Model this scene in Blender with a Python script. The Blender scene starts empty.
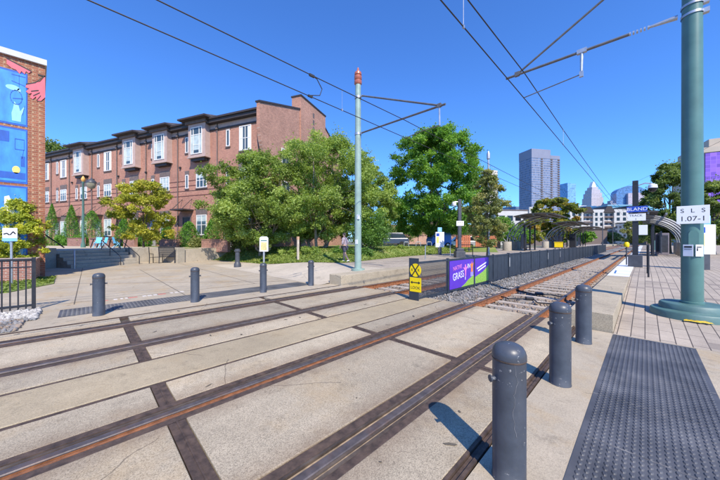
import bpy, math, random
import numpy as np
from mathutils import Vector, Matrix
R = math.radians
# ------------------------------------------------------------------ camera, sky, sun, exposure
sc = bpy.context.scene
col = sc.collection
EYE = 1.65
YAW = math.atan(285 / 280)                      # the tracks run along +Y, the camera looks 45.5 degrees left of them
cam = bpy.data.objects.new("camera", bpy.data.cameras.new("camera"))
col.objects.link(cam)
cam.location = (0, 0, EYE)
cam.rotation_euler = (R(90), 0, YAW)
cam.data.sensor_width = 36
cam.data.lens = 14.0
cam.data.shift_y = 1 / 720
cam.data.clip_start = 0.05
cam.data.clip_end = 6000
sc.camera = cam

SUN = Vector((0.79, -0.40, 0.93)).normalized()  # direction towards the sun
elev = math.asin(SUN.z)
world = bpy.data.worlds.new("World")
sc.world = world
world.use_nodes = True
wn = world.node_tree
bg = wn.nodes["Background"]
sky = wn.nodes.new("ShaderNodeTexSky")
sky.sky_type = 'NISHITA'
sky.sun_disc = False
sky.sun_elevation = elev
sky.sun_rotation = math.atan2(SUN.x, SUN.y)
sky.altitude = 200
sky.air_density = 1.0
sky.dust_density = 0.15
sky.ozone_density = 4.0
tintn = wn.nodes.new("ShaderNodeMix")            # clear deep blue of this day's air
tintn.data_type = 'RGBA'
tintn.blend_type = 'MULTIPLY'
tintn.inputs[0].default_value = 1.0
tintn.inputs[7].default_value = (0.49, 0.87, 1.42, 1)
wn.links.new(sky.outputs[0], tintn.inputs[6])
wn.links.new(tintn.outputs[2], bg.inputs[0])
bg.inputs[1].default_value = 0.15
sl = bpy.data.lights.new("sun", 'SUN')
sl.energy = 4.7
sl.angle = R(0.5)
sl.color = (1.0, 0.91, 0.77)
so = bpy.data.objects.new("sun", sl)
col.objects.link(so)
so.rotation_euler = SUN.to_track_quat('Z', 'Y').to_euler()
so.location = (20, -10, 40)
sc.view_settings.view_transform = 'Standard'
sc.view_settings.look = 'None'
sc.view_settings.exposure = 0.42
sc.view_settings.gamma = 1.0
sc.view_settings.use_curve_mapping = False
sc.render.engine = 'CYCLES'
sc.cycles.max_bounces = 6
sc.cycles.transparent_max_bounces = 8

# ------------------------------------------------------------------ helpers
CO, SI = math.cos(YAW), math.sin(YAW)


def c2w(X, Y):
    return (X * CO - Y * SI, X * SI + Y * CO)


def at(px, depth):
    """plan position of a bearing (photo column) at a distance along the view axis"""
    return c2w((px - 360) / 280 * depth, depth)


def hz(py, depth):
    return EYE - (py - 241) * depth / 280


def gr(px, py, z=0.0):
    return at(px, 280 * (EYE - z) / (py - 241))


class MB:
    def __init__(s):
        s.v, s.f, s.mi, s.sm = [], [], [], []

    def add(s, vs, fs, mi=0, sm=False):
        o = len(s.v)
        s.v += [tuple(p) for p in vs]
        for f in fs:
            s.f.append(tuple(i + o for i in f))
            s.mi.append(mi)
            s.sm.append(sm)
        return s

    def bx(s, x0, x1, y0, y1, z0, z1, mi=0):
        vs = [(x0, y0, z0), (x1, y0, z0), (x1, y1, z0), (x0, y1, z0), (x0, y0, z1), (x1, y0, z1), (x1, y1, z1), (x0, y1, z1)]
        return s.add(vs, [(3, 2, 1, 0), (4, 5, 6, 7), (0, 1, 5, 4), (1, 2, 6, 5), (2, 3, 7, 6), (3, 0, 4, 7)], mi)

    def ob(s, c, size, rz=0, mi=0, rx=0, ry=0):
        m = Matrix.Translation(c) @ Matrix.Rotation(rz, 4, 'Z') @ Matrix.Rotation(ry, 4, 'Y') @ Matrix.Rotation(rx, 4, 'X')
        a, b, d = size[0] / 2, size[1] / 2, size[2] / 2
        vs = [m @ Vector(p) for p in [(-a, -b, -d), (a, -b, -d), (a, b, -d), (-a, b, -d), (-a, -b, d), (a, -b, d), (a, b, d), (-a, b, d)]]
        return s.add(vs, [(3, 2, 1, 0), (4, 5, 6, 7), (0, 1, 5, 4), (1, 2, 6, 5), (2, 3, 7, 6), (3, 0, 4, 7)], mi)

    def tube(s, pts, r, n=8, mi=0, caps=True):
        pts = [Vector(p) for p in pts]
        rs = r if isinstance(r, (list, tuple)) else [r] * len(pts)
        o = len(s.v)
        prev = None
        for i, p in enumerate(pts):
            d = (pts[min(i + 1, len(pts) - 1)] - pts[max(i - 1, 0)]).normalized()
            if prev is None:
                u = d.orthogonal().normalized()
            else:
                u = (prev - d * prev.dot(d))
                u = u.normalized() if u.length > 1e-6 else d.orthogonal().normalized()
            prev = u
            w = d.cross(u)
            for k in range(n):
                a = 2 * math.pi * k / n
                s.v.append(tuple(p + (u * math.cos(a) + w * math.sin(a)) * rs[i]))
        for i in range(len(pts) - 1):
            for k in range(n):
                k2 = (k + 1) % n
                s.f.append((o + i * n + k, o + i * n + k2, o + (i + 1) * n + k2, o + (i + 1) * n + k))
                s.mi.append(mi)
                s.sm.append(True)
        if caps:
            s.f.append(tuple(o + k for k in reversed(range(n))))
            s.mi.append(mi); s.sm.append(False)
            s.f.append(tuple(o + (len(pts) - 1) * n + k for k in range(n)))
            s.mi.append(mi); s.sm.append(False)
        return s

    def lathe(s, prof, n=24, c=(0, 0, 0), mi=0, capb=True, capt=True):
        o = len(s.v)
        for r, z in prof:
            for k in range(n):
                a = 2 * math.pi * k / n
                s.v.append((c[0] + r * math.cos(a), c[1] + r * math.sin(a), c[2] + z))
        for i in range(len(prof) - 1):
            for k in range(n):
                k2 = (k + 1) % n
                s.f.append((o + i * n + k, o + i * n + k2, o + (i + 1) * n + k2, o + (i + 1) * n + k))
                s.mi.append(mi); s.sm.append(True)
        if capb:
            s.f.append(tuple(o + k for k in reversed(range(n)))); s.mi.append(mi); s.sm.append(False)
        if capt:
            s.f.append(tuple(o + (len(prof) - 1) * n + k for k in range(n))); s.mi.append(mi); s.sm.append(False)
        return s

    def prism(s, poly, axis, a, b, mi=0):
        """poly of 2D points extruded along axis ('x': (y,z), 'y': (x,z), 'z': (x,y)) from a to b"""
        def P(p, q):
            return {'x': (q, p[0], p[1]), 'y': (p[0], q, p[1]), 'z': (p[0], p[1], q)}[axis]
        n = len(poly)
        area = sum(poly[i][0] * poly[(i + 1) % n][1] - poly[(i + 1) % n][0] * poly[i][1] for i in range(n))
        if axis == 'y':
            area = -area
        if (area < 0) != (b < a):
            poly = poly[::-1]
        vs = [P(p, a) for p in poly] + [P(p, b) for p in poly]
        fs = [tuple(reversed(range(n))), tuple(range(n, 2 * n))] + [(i, (i + 1) % n, n + (i + 1) % n, n + i) for i in range(n)]
        return s.add(vs, fs, mi)

    def build(s, name, mats, parent=None, loc=None, rz=0, bevel=0):
        me = bpy.data.meshes.new(name)
        me.from_pydata(s.v, [], s.f)
        for m in (mats if isinstance(mats, (list, tuple)) else [mats]):
            me.materials.append(m)
        me.polygons.foreach_set("material_index", s.mi)
        me.polygons.foreach_set("use_smooth", s.sm)
        if any(s.sm):
            me.set_sharp_from_angle(angle=R(40))
        me.update()
        return link(name, me, parent, loc, rz, bevel)


def link(name, me, parent=None, loc=None, rz=0, bevel=0):
    o = bpy.data.objects.new(name, me)
    col.objects.link(o)
    if parent is not None:
        o.parent = parent
    if loc is not None:
        o.location = loc
    o.rotation_euler = (0, 0, rz)
    if bevel:
        b = o.modifiers.new("bevel", 'BEVEL')
        b.width = bevel
        b.segments = 2
        b.limit_method = 'ANGLE'
        b.angle_limit = R(50)
    return o


def tag(o, label, cat, group=None, kind=None):
    o['label'] = label
    o['category'] = cat
    if group:
        o['group'] = group
    if kind:
        o['kind'] = kind
    return o


def thing(name, label, cat, loc=(0, 0, 0), rz=0, group=None):
    o = bpy.data.objects.new(name, None)
    o.empty_display_size = 0.3
    col.objects.link(o)
    o.location = loc
    o.rotation_euler = (0, 0, rz)
    return tag(o, label, cat, group)


def struct(o, label=None):
    o['kind'] = 'structure'
    if label:
        o['label'] = label
    return o


def dup(root, loc, rz=None, label=None, scale=None):
    def cp(o, parent):
        c = o.copy()
        col.objects.link(c)
        if parent:
            c.parent = parent
        for ch in list(o.children):
            cp(ch, c)
        return c
    r = cp(root, None)
    r.location = loc
    if rz is not None:
        r.rotation_euler = (0, 0, rz)
    if label:
        r['label'] = label
    if scale:
        r.scale = scale
    return r


def text(name, body, size, m, parent, loc, rz=0, rx=90, ext=0.002, align='CENTER', sx=1.0):
    cu = bpy.data.curves.new(name, 'FONT')
    cu.body = body
    cu.size = size
    cu.extrude = ext
    cu.align_x = align
    cu.align_y = 'CENTER'
    tmp = bpy.data.objects.new(name, cu)
    me = bpy.data.meshes.new_from_object(tmp)
    bpy.data.objects.remove(tmp)
    me.materials.clear()
    me.materials.append(m)
    o = bpy.data.objects.new(name, me)
    col.objects.link(o)
    o.parent = parent
    o.location = loc
    o.rotation_euler = (R(rx), 0, rz)
    o.scale = (sx, 1, 1)
    return o


# ------------------------------------------------------------------ materials
def nodes(name):
    m = bpy.data.materials.new(name)
    m.use_nodes = True
    nt = m.node_tree
    return m, nt, nt.nodes["Principled BSDF"]


def N(nt, t, **kw):
    n = nt.nodes.new(t)
    for k, v in kw.items():
        if k in n.inputs:
            n.inputs[k].default_value = v
        else:
            setattr(n, k, v)
    return n


def coords(nt, kind='Object'):
    if kind == 'World':
        return N(nt, "ShaderNodeNewGeometry").outputs['Position']
    return N(nt, "ShaderNodeTexCoord").outputs[kind]


def ramp(nt, src, stops):
    r = nt.nodes.new("ShaderNodeValToRGB")
    e = r.color_ramp.elements
    while len(e) < len(stops):
        e.new(0.5)
    for i, (p, c) in enumerate(stops):
        e[i].position = p
        e[i].color = c if len(c) == 4 else (*c, 1)
    nt.links.new(src, r.inputs[0])
    return r.outputs[0]


def mixc(nt, fac, a, b, mode='MIX'):
    n = nt.nodes.new("ShaderNodeMix")
    n.data_type = 'RGBA'
    n.blend_type = mode
    if isinstance(fac, (int, float)):
        n.inputs[0].default_value = fac
    else:
        nt.links.new(fac, n.inputs[0])
    for i, q in ((6, a), (7, b)):
        if isinstance(q, (tuple, list)):
            n.inputs[i].default_value = q if len(q) == 4 else (*q, 1)
        else:
            nt.links.new(q, n.inputs[i])
    return n.outputs[2]


def math_(nt, op, a, b=None):
    n = nt.nodes.new("ShaderNodeMath")
    n.operation = op
    for i, q in ((0, a), (1, b)):
        if q is None:
            continue
        if isinstance(q, (int, float)):
            n.inputs[i].default_value = q
        else:
            nt.links.new(q, n.inputs[i])
    return n.outputs[0]


def noise(nt, vec, scale, detail=4, rough=0.55):
    n = N(nt, "ShaderNodeTexNoise", Scale=scale, Detail=detail, Roughness=rough)
    nt.links.new(vec, n.inputs['Vector'])
    return n.outputs['Fac']


def bump(nt, bs, h, strength=0.3, dist=0.01):
    b = N(nt, "ShaderNodeBump", Strength=strength, Distance=dist)
    nt.links.new(h, b.inputs['Height'])
    nt.links.new(b.outputs[0], bs.inputs['Normal'])


def mul(c, k):
    return tuple(min(1, x * k) for x in c[:3])


def mat(name, c, rough=0.6, metal=0.0, var=0.18, scale=6, bmp=0.0, sp=None, dirt=None, dirt_amt=0.35, kind='Object'):
    m, nt, bs = nodes(name)
    v = coords(nt, kind)
    f = noise(nt, v, scale, 5)
    out = ramp(nt, f, [(0.3, mul(c, 1 - var)), (0.7, mul(c, 1 + var))])
    if dirt:
        g = noise(nt, v, scale * 0.37, 6, 0.65)
        fac = ramp(nt, g, [(0.5, (0, 0, 0)), (0.72, (dirt_amt,) * 3)])
        out = mixc(nt, fac, out, dirt)
    nt.links.new(out, bs.inputs['Base Color'])
    bs.inputs['Roughness'].default_value = rough
    bs.inputs['Metallic'].default_value = metal
    if bmp:
        bump(nt, bs, noise(nt, v, scale * 6, 4), bmp, 0.01)
    return m


def concrete(name, c, speck=0.35, stain=(0.16, 0.12, 0.08), stain_amt=0.5, agg=70, bmp=0.35, kind='World', tan=(0.42, 0.28, 0.12), tan_amt=0.0, panels=0.0, rails=()):
    m, nt, bs = nodes(name)
    v = coords(nt, kind)
    big = noise(nt, v, 0.55, 6, 0.6)
    mid = noise(nt, v, 5, 5, 0.6)
    base = ramp(nt, big, [(0.3, mul(c, 0.80)), (0.7, mul(c, 1.15))])
    base = mixc(nt, ramp(nt, mid, [(0.35, (0, 0, 0)), (0.7, (0.5,) * 3)]), base, mul(c, 0.78))
    vo = N(nt, "ShaderNodeTexVoronoi", Scale=agg)
    nt.links.new(v, vo.inputs['Vector'])
    sp = ramp(nt, vo.outputs['Color'], [(0.1, (1 - speck,) * 3), (0.55, (1, 1, 1)), (0.9, (1 + speck * 0.35,) * 3)])
    base = mixc(nt, 1.0, base, sp, 'MULTIPLY')
    st = noise(nt, v, 1.3, 7, 0.7)
    base = mixc(nt, ramp(nt, st, [(0.56, (0, 0, 0)), (0.78, (stain_amt,) * 3)]), base, stain)
    if tan_amt:
        tn = noise(nt, v, 0.9, 6, 0.7)
        base = mixc(nt, ramp(nt, tn, [(0.50, (0, 0, 0)), (0.70, (tan_amt,) * 3)]), base, tan)
    smn = noise(nt, v, 2.6, 8, 0.75)
    base = mixc(nt, 1.0, base, ramp(nt, smn, [(0.26, (0.5,) * 3), (0.44, (1,) * 3), (0.60, (1,) * 3), (0.75, (1.25,) * 3)]), 'MULTIPLY')
    if bmp < 0.9 and kind == 'World':      # hairline cracks here and there
        wob = N(nt, "ShaderNodeTexNoise", Scale=2.2, Detail=5)
        nt.links.new(v, wob.inputs['Vector'])
        wv = mixc(nt, 0.22, v, wob.outputs['Color'], 'ADD')
        ve = N(nt, "ShaderNodeTexVoronoi", Scale=0.42, feature='DISTANCE_TO_EDGE')
        nt.links.new(wv, ve.inputs['Vector'])
        cm = noise(nt, v, 0.45, 2)
        ck = math_(nt, 'MULTIPLY', math_(nt, 'LESS_THAN', ve.outputs['Distance'], 0.0022), math_(nt, 'GREATER_THAN', cm, 0.55))
        base = mixc(nt, math_(nt, 'MULTIPLY', ck, 0.6), base, (0.07, 0.055, 0.04))
        od = N(nt, "ShaderNodeTexVoronoi", Scale=2.4)      # oil drips
        nt.links.new(wv, od.inputs['Vector'])
        ok_ = math_(nt, 'MULTIPLY', ramp(nt, od.outputs['Distance'], [(0.03, (1, 1, 1)), (0.13, (0, 0, 0))]), math_(nt, 'GREATER_THAN', noise(nt, v, 1.1, 2), 0.58))
        base = mixc(nt, math_(nt, 'MULTIPLY', ok_, 0.55), base, (0.10, 0.085, 0.07))
    if rails:      # rust and grease washed off the steel strips onto the concrete
        sx = N(nt, "ShaderNodeSeparateXYZ")
        nt.links.new(v, sx.inputs[0])
        rn = noise(nt, v, 3.5, 6, 0.75)
        for rx in rails:
            dist = math_(nt, 'ABSOLUTE', math_(nt, 'SUBTRACT', sx.outputs[0], rx))
            g = math_(nt, 'SUBTRACT', 1.0, math_(nt, 'DIVIDE', dist, 0.55))
            g = math_(nt, 'MULTIPLY', math_(nt, 'MAXIMUM', g, 0.0), math_(nt, 'MULTIPLY', rn, 1.25))
            base = mixc(nt, ramp(nt, g, [(0.12, (0, 0, 0)), (0.62, (0.75,) * 3)]), base, (0.17, 0.105, 0.06))
    if panels:
        oi = N(nt, "ShaderNodeObjectInfo")
        base = mixc(nt, 1.0, base, ramp(nt, oi.outputs['Random'], [(0.0, (1 - panels,) * 3), (1.0, (1 + panels, 1 + panels * .9, 1 + panels * .7))]), 'MULTIPLY')
    nt.links.new(base, bs.inputs['Base Color'])
    bs.inputs['Roughness'].default_value = 0.88
    fine = noise(nt, v, 140, 3)
    h = mixc(nt, 0.5, vo.outputs['Distance'], fine)
    bump(nt, bs, h, bmp, 0.006)
    return m


def brickmat(name, axis, c1, c2, mortar, w=0.21, h=0.072, ms=0.012, bias=0.0, spots=None):
    m, nt, bs = nodes(name)
    v = coords(nt, 'Object')
    sx = N(nt, "ShaderNodeSeparateXYZ")
    nt.links.new(v, sx.inputs[0])
    cb = N(nt, "ShaderNodeCombineXYZ")
    if axis == 'xy':
        s = math_(nt, 'ADD', sx.outputs[0], sx.outputs[1])
        nt.links.new(s, cb.inputs[0])
    else:
        nt.links.new(sx.outputs['XY'.index(axis.upper())], cb.inputs[0])
    nt.links.new(sx.outputs[2], cb.inputs[1])
    b = N(nt, "ShaderNodeTexBrick", Scale=1.0)
    b.inputs['Color1'].default_value = (*c1, 1)
    b.inputs['Color2'].default_value = (*c2, 1)
    b.inputs['Mortar'].default_value = (*mortar, 1)
    b.inputs['Mortar Size'].default_value = ms
    b.inputs['Bias'].default_value = bias
    b.inputs['Brick Width'].default_value = w
    b.inputs['Row Height'].default_value = h
    nt.links.new(cb.outputs[0], b.inputs['Vector'])
    out = b.outputs['Color']
    big = noise(nt, v, 0.5, 5)
    out = mixc(nt, 1.0, out, ramp(nt, big, [(0.3, (0.82,) * 3), (0.7, (1.15,) * 3)]), 'MULTIPLY')
    cs = N(nt, "ShaderNodeMapping")
    cs.inputs['Scale'].default_value = (2.2, 2.2, 6.0)
    nt.links.new(v, cs.inputs['Vector'])
    grain = noise(nt, cs.outputs[0], 1.6, 3, 0.7)
    out = mixc(nt, 1.0, out, ramp(nt, grain, [(0.3, (0.72,) * 3), (0.7, (1.25,) * 3)]), 'MULTIPLY')
    if spots:
        # pale header bricks in a regular bond
        fx = math_(nt, 'FRACT', math_(nt, 'DIVIDE', cb_x(nt, cb), spots[1]))
        fz = math_(nt, 'FRACT', math_(nt, 'DIVIDE', sx.outputs[2], spots[2]))
        k = math_(nt, 'MULTIPLY', math_(nt, 'LESS_THAN', fx, 0.30), math_(nt, 'LESS_THAN', fz, 0.40))
        out = mixc(nt, k, out, spots[0])
    nt.links.new(out, bs.inputs['Base Color'])
    bs.inputs['Roughness'].default_value = 0.85
    bump(nt, bs, b.outputs['Fac'], -0.4, 0.01)
    return m


def cb_x(nt, cb):
    s = N(nt, "ShaderNodeSeparateXYZ")
    nt.links.new(cb.outputs[0], s.inputs[0])
    return s.outputs[0]


def leafmat(name, c, c2, trans=0.35, rough=0.55):
    m, nt, bs = nodes(name)
    at_ = N(nt, "ShaderNodeAttribute", attribute_name="tint")
    out = ramp(nt, at_.outputs['Fac'], [(0.0, mul(c, 0.65)), (0.5, c), (1.0, c2)])
    nt.links.new(out, bs.inputs['Base Color'])
    bs.inputs['Roughness'].default_value = rough
    tr = N(nt, "ShaderNodeBsdfTranslucent")
    nt.links.new(mixc(nt, 1.0, out, (1.2, 1.25, 0.65), 'MULTIPLY'), tr.inputs['Color'])
    mx = N(nt, "ShaderNodeMixShader", Fac=trans)
    nt.links.new(bs.outputs[0], mx.inputs[1])
    nt.links.new(tr.outputs[0], mx.inputs[2])
    nt.links.new(mx.outputs[0], nt.nodes["Material Output"].inputs[0])
    return m


def gridmat(name, glass, frame, fh=3.6, bw=2.4, ff=0.35, fb=0.2, rough=0.25, metal=0.0):
    """storeys and window bays of a far building"""
    m, nt, bs = nodes(name)
    v = coords(nt, 'Object')
    sx = N(nt, "ShaderNodeSeparateXYZ")
    nt.links.new(v, sx.inputs[0])
    u = math_(nt, 'ADD', sx.outputs[0], sx.outputs[1])
    a = math_(nt, 'LESS_THAN', math_(nt, 'FRACT', math_(nt, 'DIVIDE', sx.outputs[2], fh)), ff)
    b = math_(nt, 'LESS_THAN', math_(nt, 'FRACT', math_(nt, 'DIVIDE', u, bw)), fb)
    k = math_(nt, 'MAXIMUM', a, b)
    cell = N(nt, "ShaderNodeTexWhiteNoise", noise_dimensions='2D')
    cc = N(nt, "ShaderNodeCombineXYZ")
    nt.links.new(math_(nt, 'FLOOR', math_(nt, 'DIVIDE', u, bw)), cc.inputs[0])
    nt.links.new(math_(nt, 'FLOOR', math_(nt, 'DIVIDE', sx.outputs[2], fh)), cc.inputs[1])
    nt.links.new(cc.outputs[0], cell.inputs['Vector'])
    g = ramp(nt, cell.outputs['Value'], [(0.0, mul(glass, 0.6)), (1.0, mul(glass, 1.35))])
    nt.links.new(mixc(nt, k, g, frame), bs.inputs['Base Color'])
    rr = math_(nt, 'MULTIPLY_ADD', k, 0.5)
    rr.node.inputs[2].default_value = rough
    nt.links.new(rr, bs.inputs['Roughness'])
    bs.inputs['Metallic'].default_value = metal
    return m


M = {}
M['slab'] = concrete('crossing_concrete', (0.445, 0.375, 0.27), 0.5, agg=170, rails=(-7.24, -5.66, -3.20, -1.68), panels=0.16, tan_amt=0.35, stain_amt=0.7)
M['slab_tan'] = concrete('crossing_concrete_tan', (0.40, 0.325, 0.21), 0.3, agg=160, tan_amt=0.2)
M['plaza'] = concrete('plaza_concrete', (0.44, 0.37, 0.27), 0.24, agg=150, stain_amt=0.45, tan_amt=0.55)
M['walk'] = concrete('walkway_concrete', (0.53, 0.455, 0.35), 0.2, agg=120, stain_amt=0.25)
M['curb'] = concrete('curb_concrete', (0.44, 0.37, 0.26), 0.3, agg=90, stain=(0.10, 0.075, 0.05), stain_amt=0.7)
M['wallconc'] = concrete('planter_concrete', (0.42, 0.37, 0.29), 0.2, agg=60, stain_amt=0.45)
M['steelplate'] = mat('rusty_steel_plate', (0.070, 0.046, 0.034), 0.74, 0.0, 0.5, 13, 0.3, dirt=(0.17, 0.11, 0.07), dirt_amt=0.4, kind='World')
M['rubber'] = mat('flange_rubber', (0.060, 0.043, 0.033), 0.8, 0.0, 0.5, 7, 0.2, dirt=(0.2, 0.16, 0.12), dirt_amt=0.45, kind='World')
M['rust'] = mat('orange_rust', (0.27, 0.105, 0.042), 0.85, 0.0, 0.4, 12, 0.3, dirt=(0.10, 0.06, 0.045), dirt_amt=0.6, kind='World')
M['railtop'] = mat('rail_head_steel', (0.115, 0.095, 0.09), 0.55, 0.35, 0.35, 9, 0.1, dirt=(0.17, 0.085, 0.045), dirt_amt=0.6, kind='World')
M['dark_dirt'] = mat('groove_dirt', (0.10, 0.085, 0.065), 0.95, 0, 0.5, 20, 0.3, kind='World')
M['tie'] = concrete('sleeper_concrete', (0.50, 0.43, 0.35), 0.2, agg=60, stain=(0.25, 0.14, 0.08), stain_amt=0.6)
M['bollard'] = mat('bollard_paint', (0.055, 0.063, 0.078), 0.40, 0.0, 0.28, 5, 0.10, dirt=(0.17, 0.165, 0.16), dirt_amt=0.42)
_nt = M['bollard'].node_tree
_bs = _nt.nodes["Principled BSDF"]
_src = _bs.inputs['Base Color'].links[0].from_socket
_v = coords(_nt)
_chip = noise(_nt, _v, 34, 3, 0.7)
_reg = noise(_nt, _v, 3.2, 4, 0.6)
_k = math_(_nt, 'MULTIPLY', math_(_nt, 'GREATER_THAN', _chip, 0.655), math_(_nt, 'GREATER_THAN', _reg, 0.53))
_nt.links.new(mixc(_nt, _k, _src, (0.30, 0.295, 0.28)), _bs.inputs['Base Color'])
M['black'] = mat('black_paint', (0.022, 0.022, 0.026), 0.45, 0, 0.25, 9)
M['darkgrey'] = mat('dark_grey_paint', (0.06, 0.064, 0.075), 0.5, 0, 0.2, 6)
M['fenceblue'] = mat('fence_panel_paint', (0.030, 0.040, 0.055), 0.5, 0, 0.25, 4)
M['polegreen'] = mat('green_pole_paint', (0.085, 0.185, 0.165), 0.38, 0.0, 0.12, 3, dirt=(0.16, 0.25, 0.23), dirt_amt=0.3)
M['polepale'] = mat('pale_green_paint', (0.26, 0.36, 0.31), 0.45, 0.0, 0.15, 4, dirt=(0.16, 0.22, 0.2), dirt_amt=0.4)
M['galv'] = mat('galvanised_steel', (0.48, 0.49, 0.50), 0.42, 0.7, 0.15, 10)
M['armsteel'] = mat('arm_steel', (0.16, 0.15, 0.14), 0.5, 0.4, 0.2, 6)
M['wire'] = mat('wire_metal', (0.05, 0.045, 0.042), 0.6, 0.4, 0.2, 5)
M['insul'] = mat('insulator_brown', (0.42, 0.13, 0.08), 0.35, 0, 0.2, 10)
M['white'] = mat('white_paint', (0.78, 0.78, 0.77), 0.5, 0, 0.06, 6)
M['signwhite'] = mat('sign_white', (0.80, 0.80, 0.80), 0.4, 0, 0.03, 6)
M['ink'] = mat('ink_black', (0.02, 0.02, 0.02), 0.6, 0, 0.1, 6)
M['yellow'] = mat('yellow_paint', (0.85, 0.62, 0.0), 0.45, 0, 0.08, 6)
M['yellowworn'] = mat('worn_yellow_paint', (0.72, 0.52, 0.05), 0.7, 0, 0.3, 20, dirt=(0.4, 0.35, 0.28), dirt_amt=0.6)
M['signblue'] = mat('sign_blue', (0.02, 0.07, 0.42), 0.4, 0, 0.06, 6)
M['lightblue'] = mat('pale_blue_sign', (0.22, 0.5, 0.75), 0.45, 0, 0.06, 6)
M['purple'] = mat('banner_purple', (0.105, 0.035, 0.46), 0.5, 0, 0.1, 3)
M['bgreen'] = mat('banner_green', (0.26, 0.46, 0.07), 0.5, 0, 0.5, 30)
M['pink'] = mat('banner_pink', (0.75, 0.22, 0.52), 0.5, 0, 0.1, 6)
M['orange'] = mat('orange_paint', (0.78, 0.22, 0.04), 0.6, 0, 0.12, 6)
M['red'] = mat('red_paint', (0.60, 0.08, 0.06), 0.7, 0, 0.2, 10)
M['gbrick'] = brickmat('red_brick', 'x', (0.43, 0.155, 0.092), (0.34, 0.11, 0.066), (0.44, 0.31, 0.24))
M['gbricky'] = brickmat('red_brick_gable', 'y', (0.45, 0.185, 0.115), (0.36, 0.135, 0.083), (0.48, 0.35, 0.27))
M['lowbrick'] = brickmat('planter_brick', 'xy', (0.33, 0.12, 0.08), (0.25, 0.085, 0.06), (0.38, 0.30, 0.25))
M['mbrick'] = brickmat('mural_wall_brick', 'y', (0.33, 0.115, 0.058), (0.26, 0.082, 0.045), (0.34, 0.21, 0.13), w=0.20, h=0.095, ms=0.010, spots=((0.43, 0.27, 0.155), 0.2, 0.19))
M['salmon'] = brickmat('salmon_brick', 'xy', (0.46, 0.24, 0.16), (0.40, 0.20, 0.14), (0.5, 0.36, 0.28))
M['trimbrown'] = mat('cornice_brown', (0.045, 0.035, 0.033), 0.6, 0, 0.15, 3)
M['roof'] = mat('slate_roof', (0.065, 0.06, 0.062), 0.8, 0, 0.3, 5)
M['pinkstone'] = mat('pale_stone_band', (0.46, 0.335, 0.29), 0.8, 0, 0.1, 3)
M['lintel'] = mat('grey_stone_lintel', (0.15, 0.115, 0.105), 0.8, 0, 0.2, 4)
M['winframe'] = mat('window_white', (0.74, 0.72, 0.68), 0.5, 0, 0.05, 4)
M['door'] = mat('grey_door', (0.34, 0.32, 0.34), 0.5, 0, 0.08, 4)
m, nt, bs = nodes('window_glass')
bs.inputs['Base Color'].default_value = (0.05, 0.075, 0.085, 1)
bs.inputs['Roughness'].default_value = 0.06
bs.inputs['Specular IOR Level'].default_value = 0.8
M['glass'] = m
M['blind'] = mat('window_blind', (0.45, 0.52, 0.50), 0.4, 0, 0.2, 2)
M['bark'] = mat('bark', (0.13, 0.10, 0.075), 0.9, 0, 0.35, 8, 0.5)
M['bark_pale'] = mat('pale_bark', (0.26, 0.21, 0.165), 0.9, 0, 0.35, 8, 0.4)
M['tactile'] = mat('tactile_rubber', (0.076, 0.077, 0.082), 0.5, 0, 0.40, 2.2, 0.15, dirt=(0.30, 0.29, 0.28), dirt_amt=0.35, kind='World')
M['seam'] = mat('seam_worn', (0.10, 0.10, 0.105), 0.9, 0, 0.5, 20, kind='World', dirt=(0.5, 0.48, 0.45), dirt_amt=0.7)
M['shelterroof'] = mat('canopy_roof', (0.07, 0.065, 0.062), 0.6, 0.2, 0.2, 4)
M['ribs'] = mat('canopy_rib_steel', (0.27, 0.27, 0.27), 0.4, 0.4, 0.1, 5)
M['tactile_white'] = mat('platform_edge_white', (0.72, 0.72, 0.73), 0.6, 0, 0.08, 6, kind='World')
M['vblue'] = mat('blue_vehicle_paint', (0.02, 0.16, 0.62), 0.3, 0, 0.08, 2)
M['navy'] = mat('navy_car_paint', (0.06, 0.075, 0.12), 0.25, 0.3, 0.08, 2)
M['carglass'] = mat('dark_car_glass', (0.012, 0.014, 0.02), 0.08, 0, 0.1, 2)
M['tyre'] = mat('tyre_black', (0.02, 0.02, 0.02), 0.9, 0, 0.2, 8)
M['bluechair'] = mat('blue_chair_paint', (0.16, 0.55, 0.85), 0.5, 0, 0.1, 4)
M['skin'] = mat('skin', (0.50, 0.30, 0.22), 0.6, 0, 0.08, 9)
M['shirt'] = mat('mauve_grey_cloth', (0.33, 0.27, 0.30), 0.9, 0, 0.35, 14, 0.2)
M['trousers'] = mat('dark_cloth', (0.06, 0.06, 0.085), 0.9, 0, 0.3, 14, 0.2)
M['hair'] = mat('brown_hair', (0.07, 0.05, 0.04), 0.7, 0, 0.3, 30)
M['amber'] = mat('amber_lamp', (0.75, 0.40, 0.10), 0.4, 0, 0.1, 6)
M['globe'] = mat('lamp_globe', (0.30, 0.28, 0.20), 0.2, 0, 0.2, 6)
M['mblue'] = mat('mural_blue', (0.045, 0.26, 0.72), 0.6, 0, 0.25, 1.2)
M['mdark'] = mat('mural_dark_blue', (0.02, 0.10, 0.42), 0.6, 0, 0.15, 2)
M['mlight'] = mat('mural_light_blue', (0.28, 0.58, 0.86), 0.6, 0, 0.1, 2)
M['mcoral'] = mat('mural_coral', (0.72, 0.14, 0.17), 0.6, 0, 0.1, 2)
M['myellow'] = mat('mural_yellow', (0.85, 0.66, 0.16), 0.6, 0, 0.1, 2)


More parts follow.
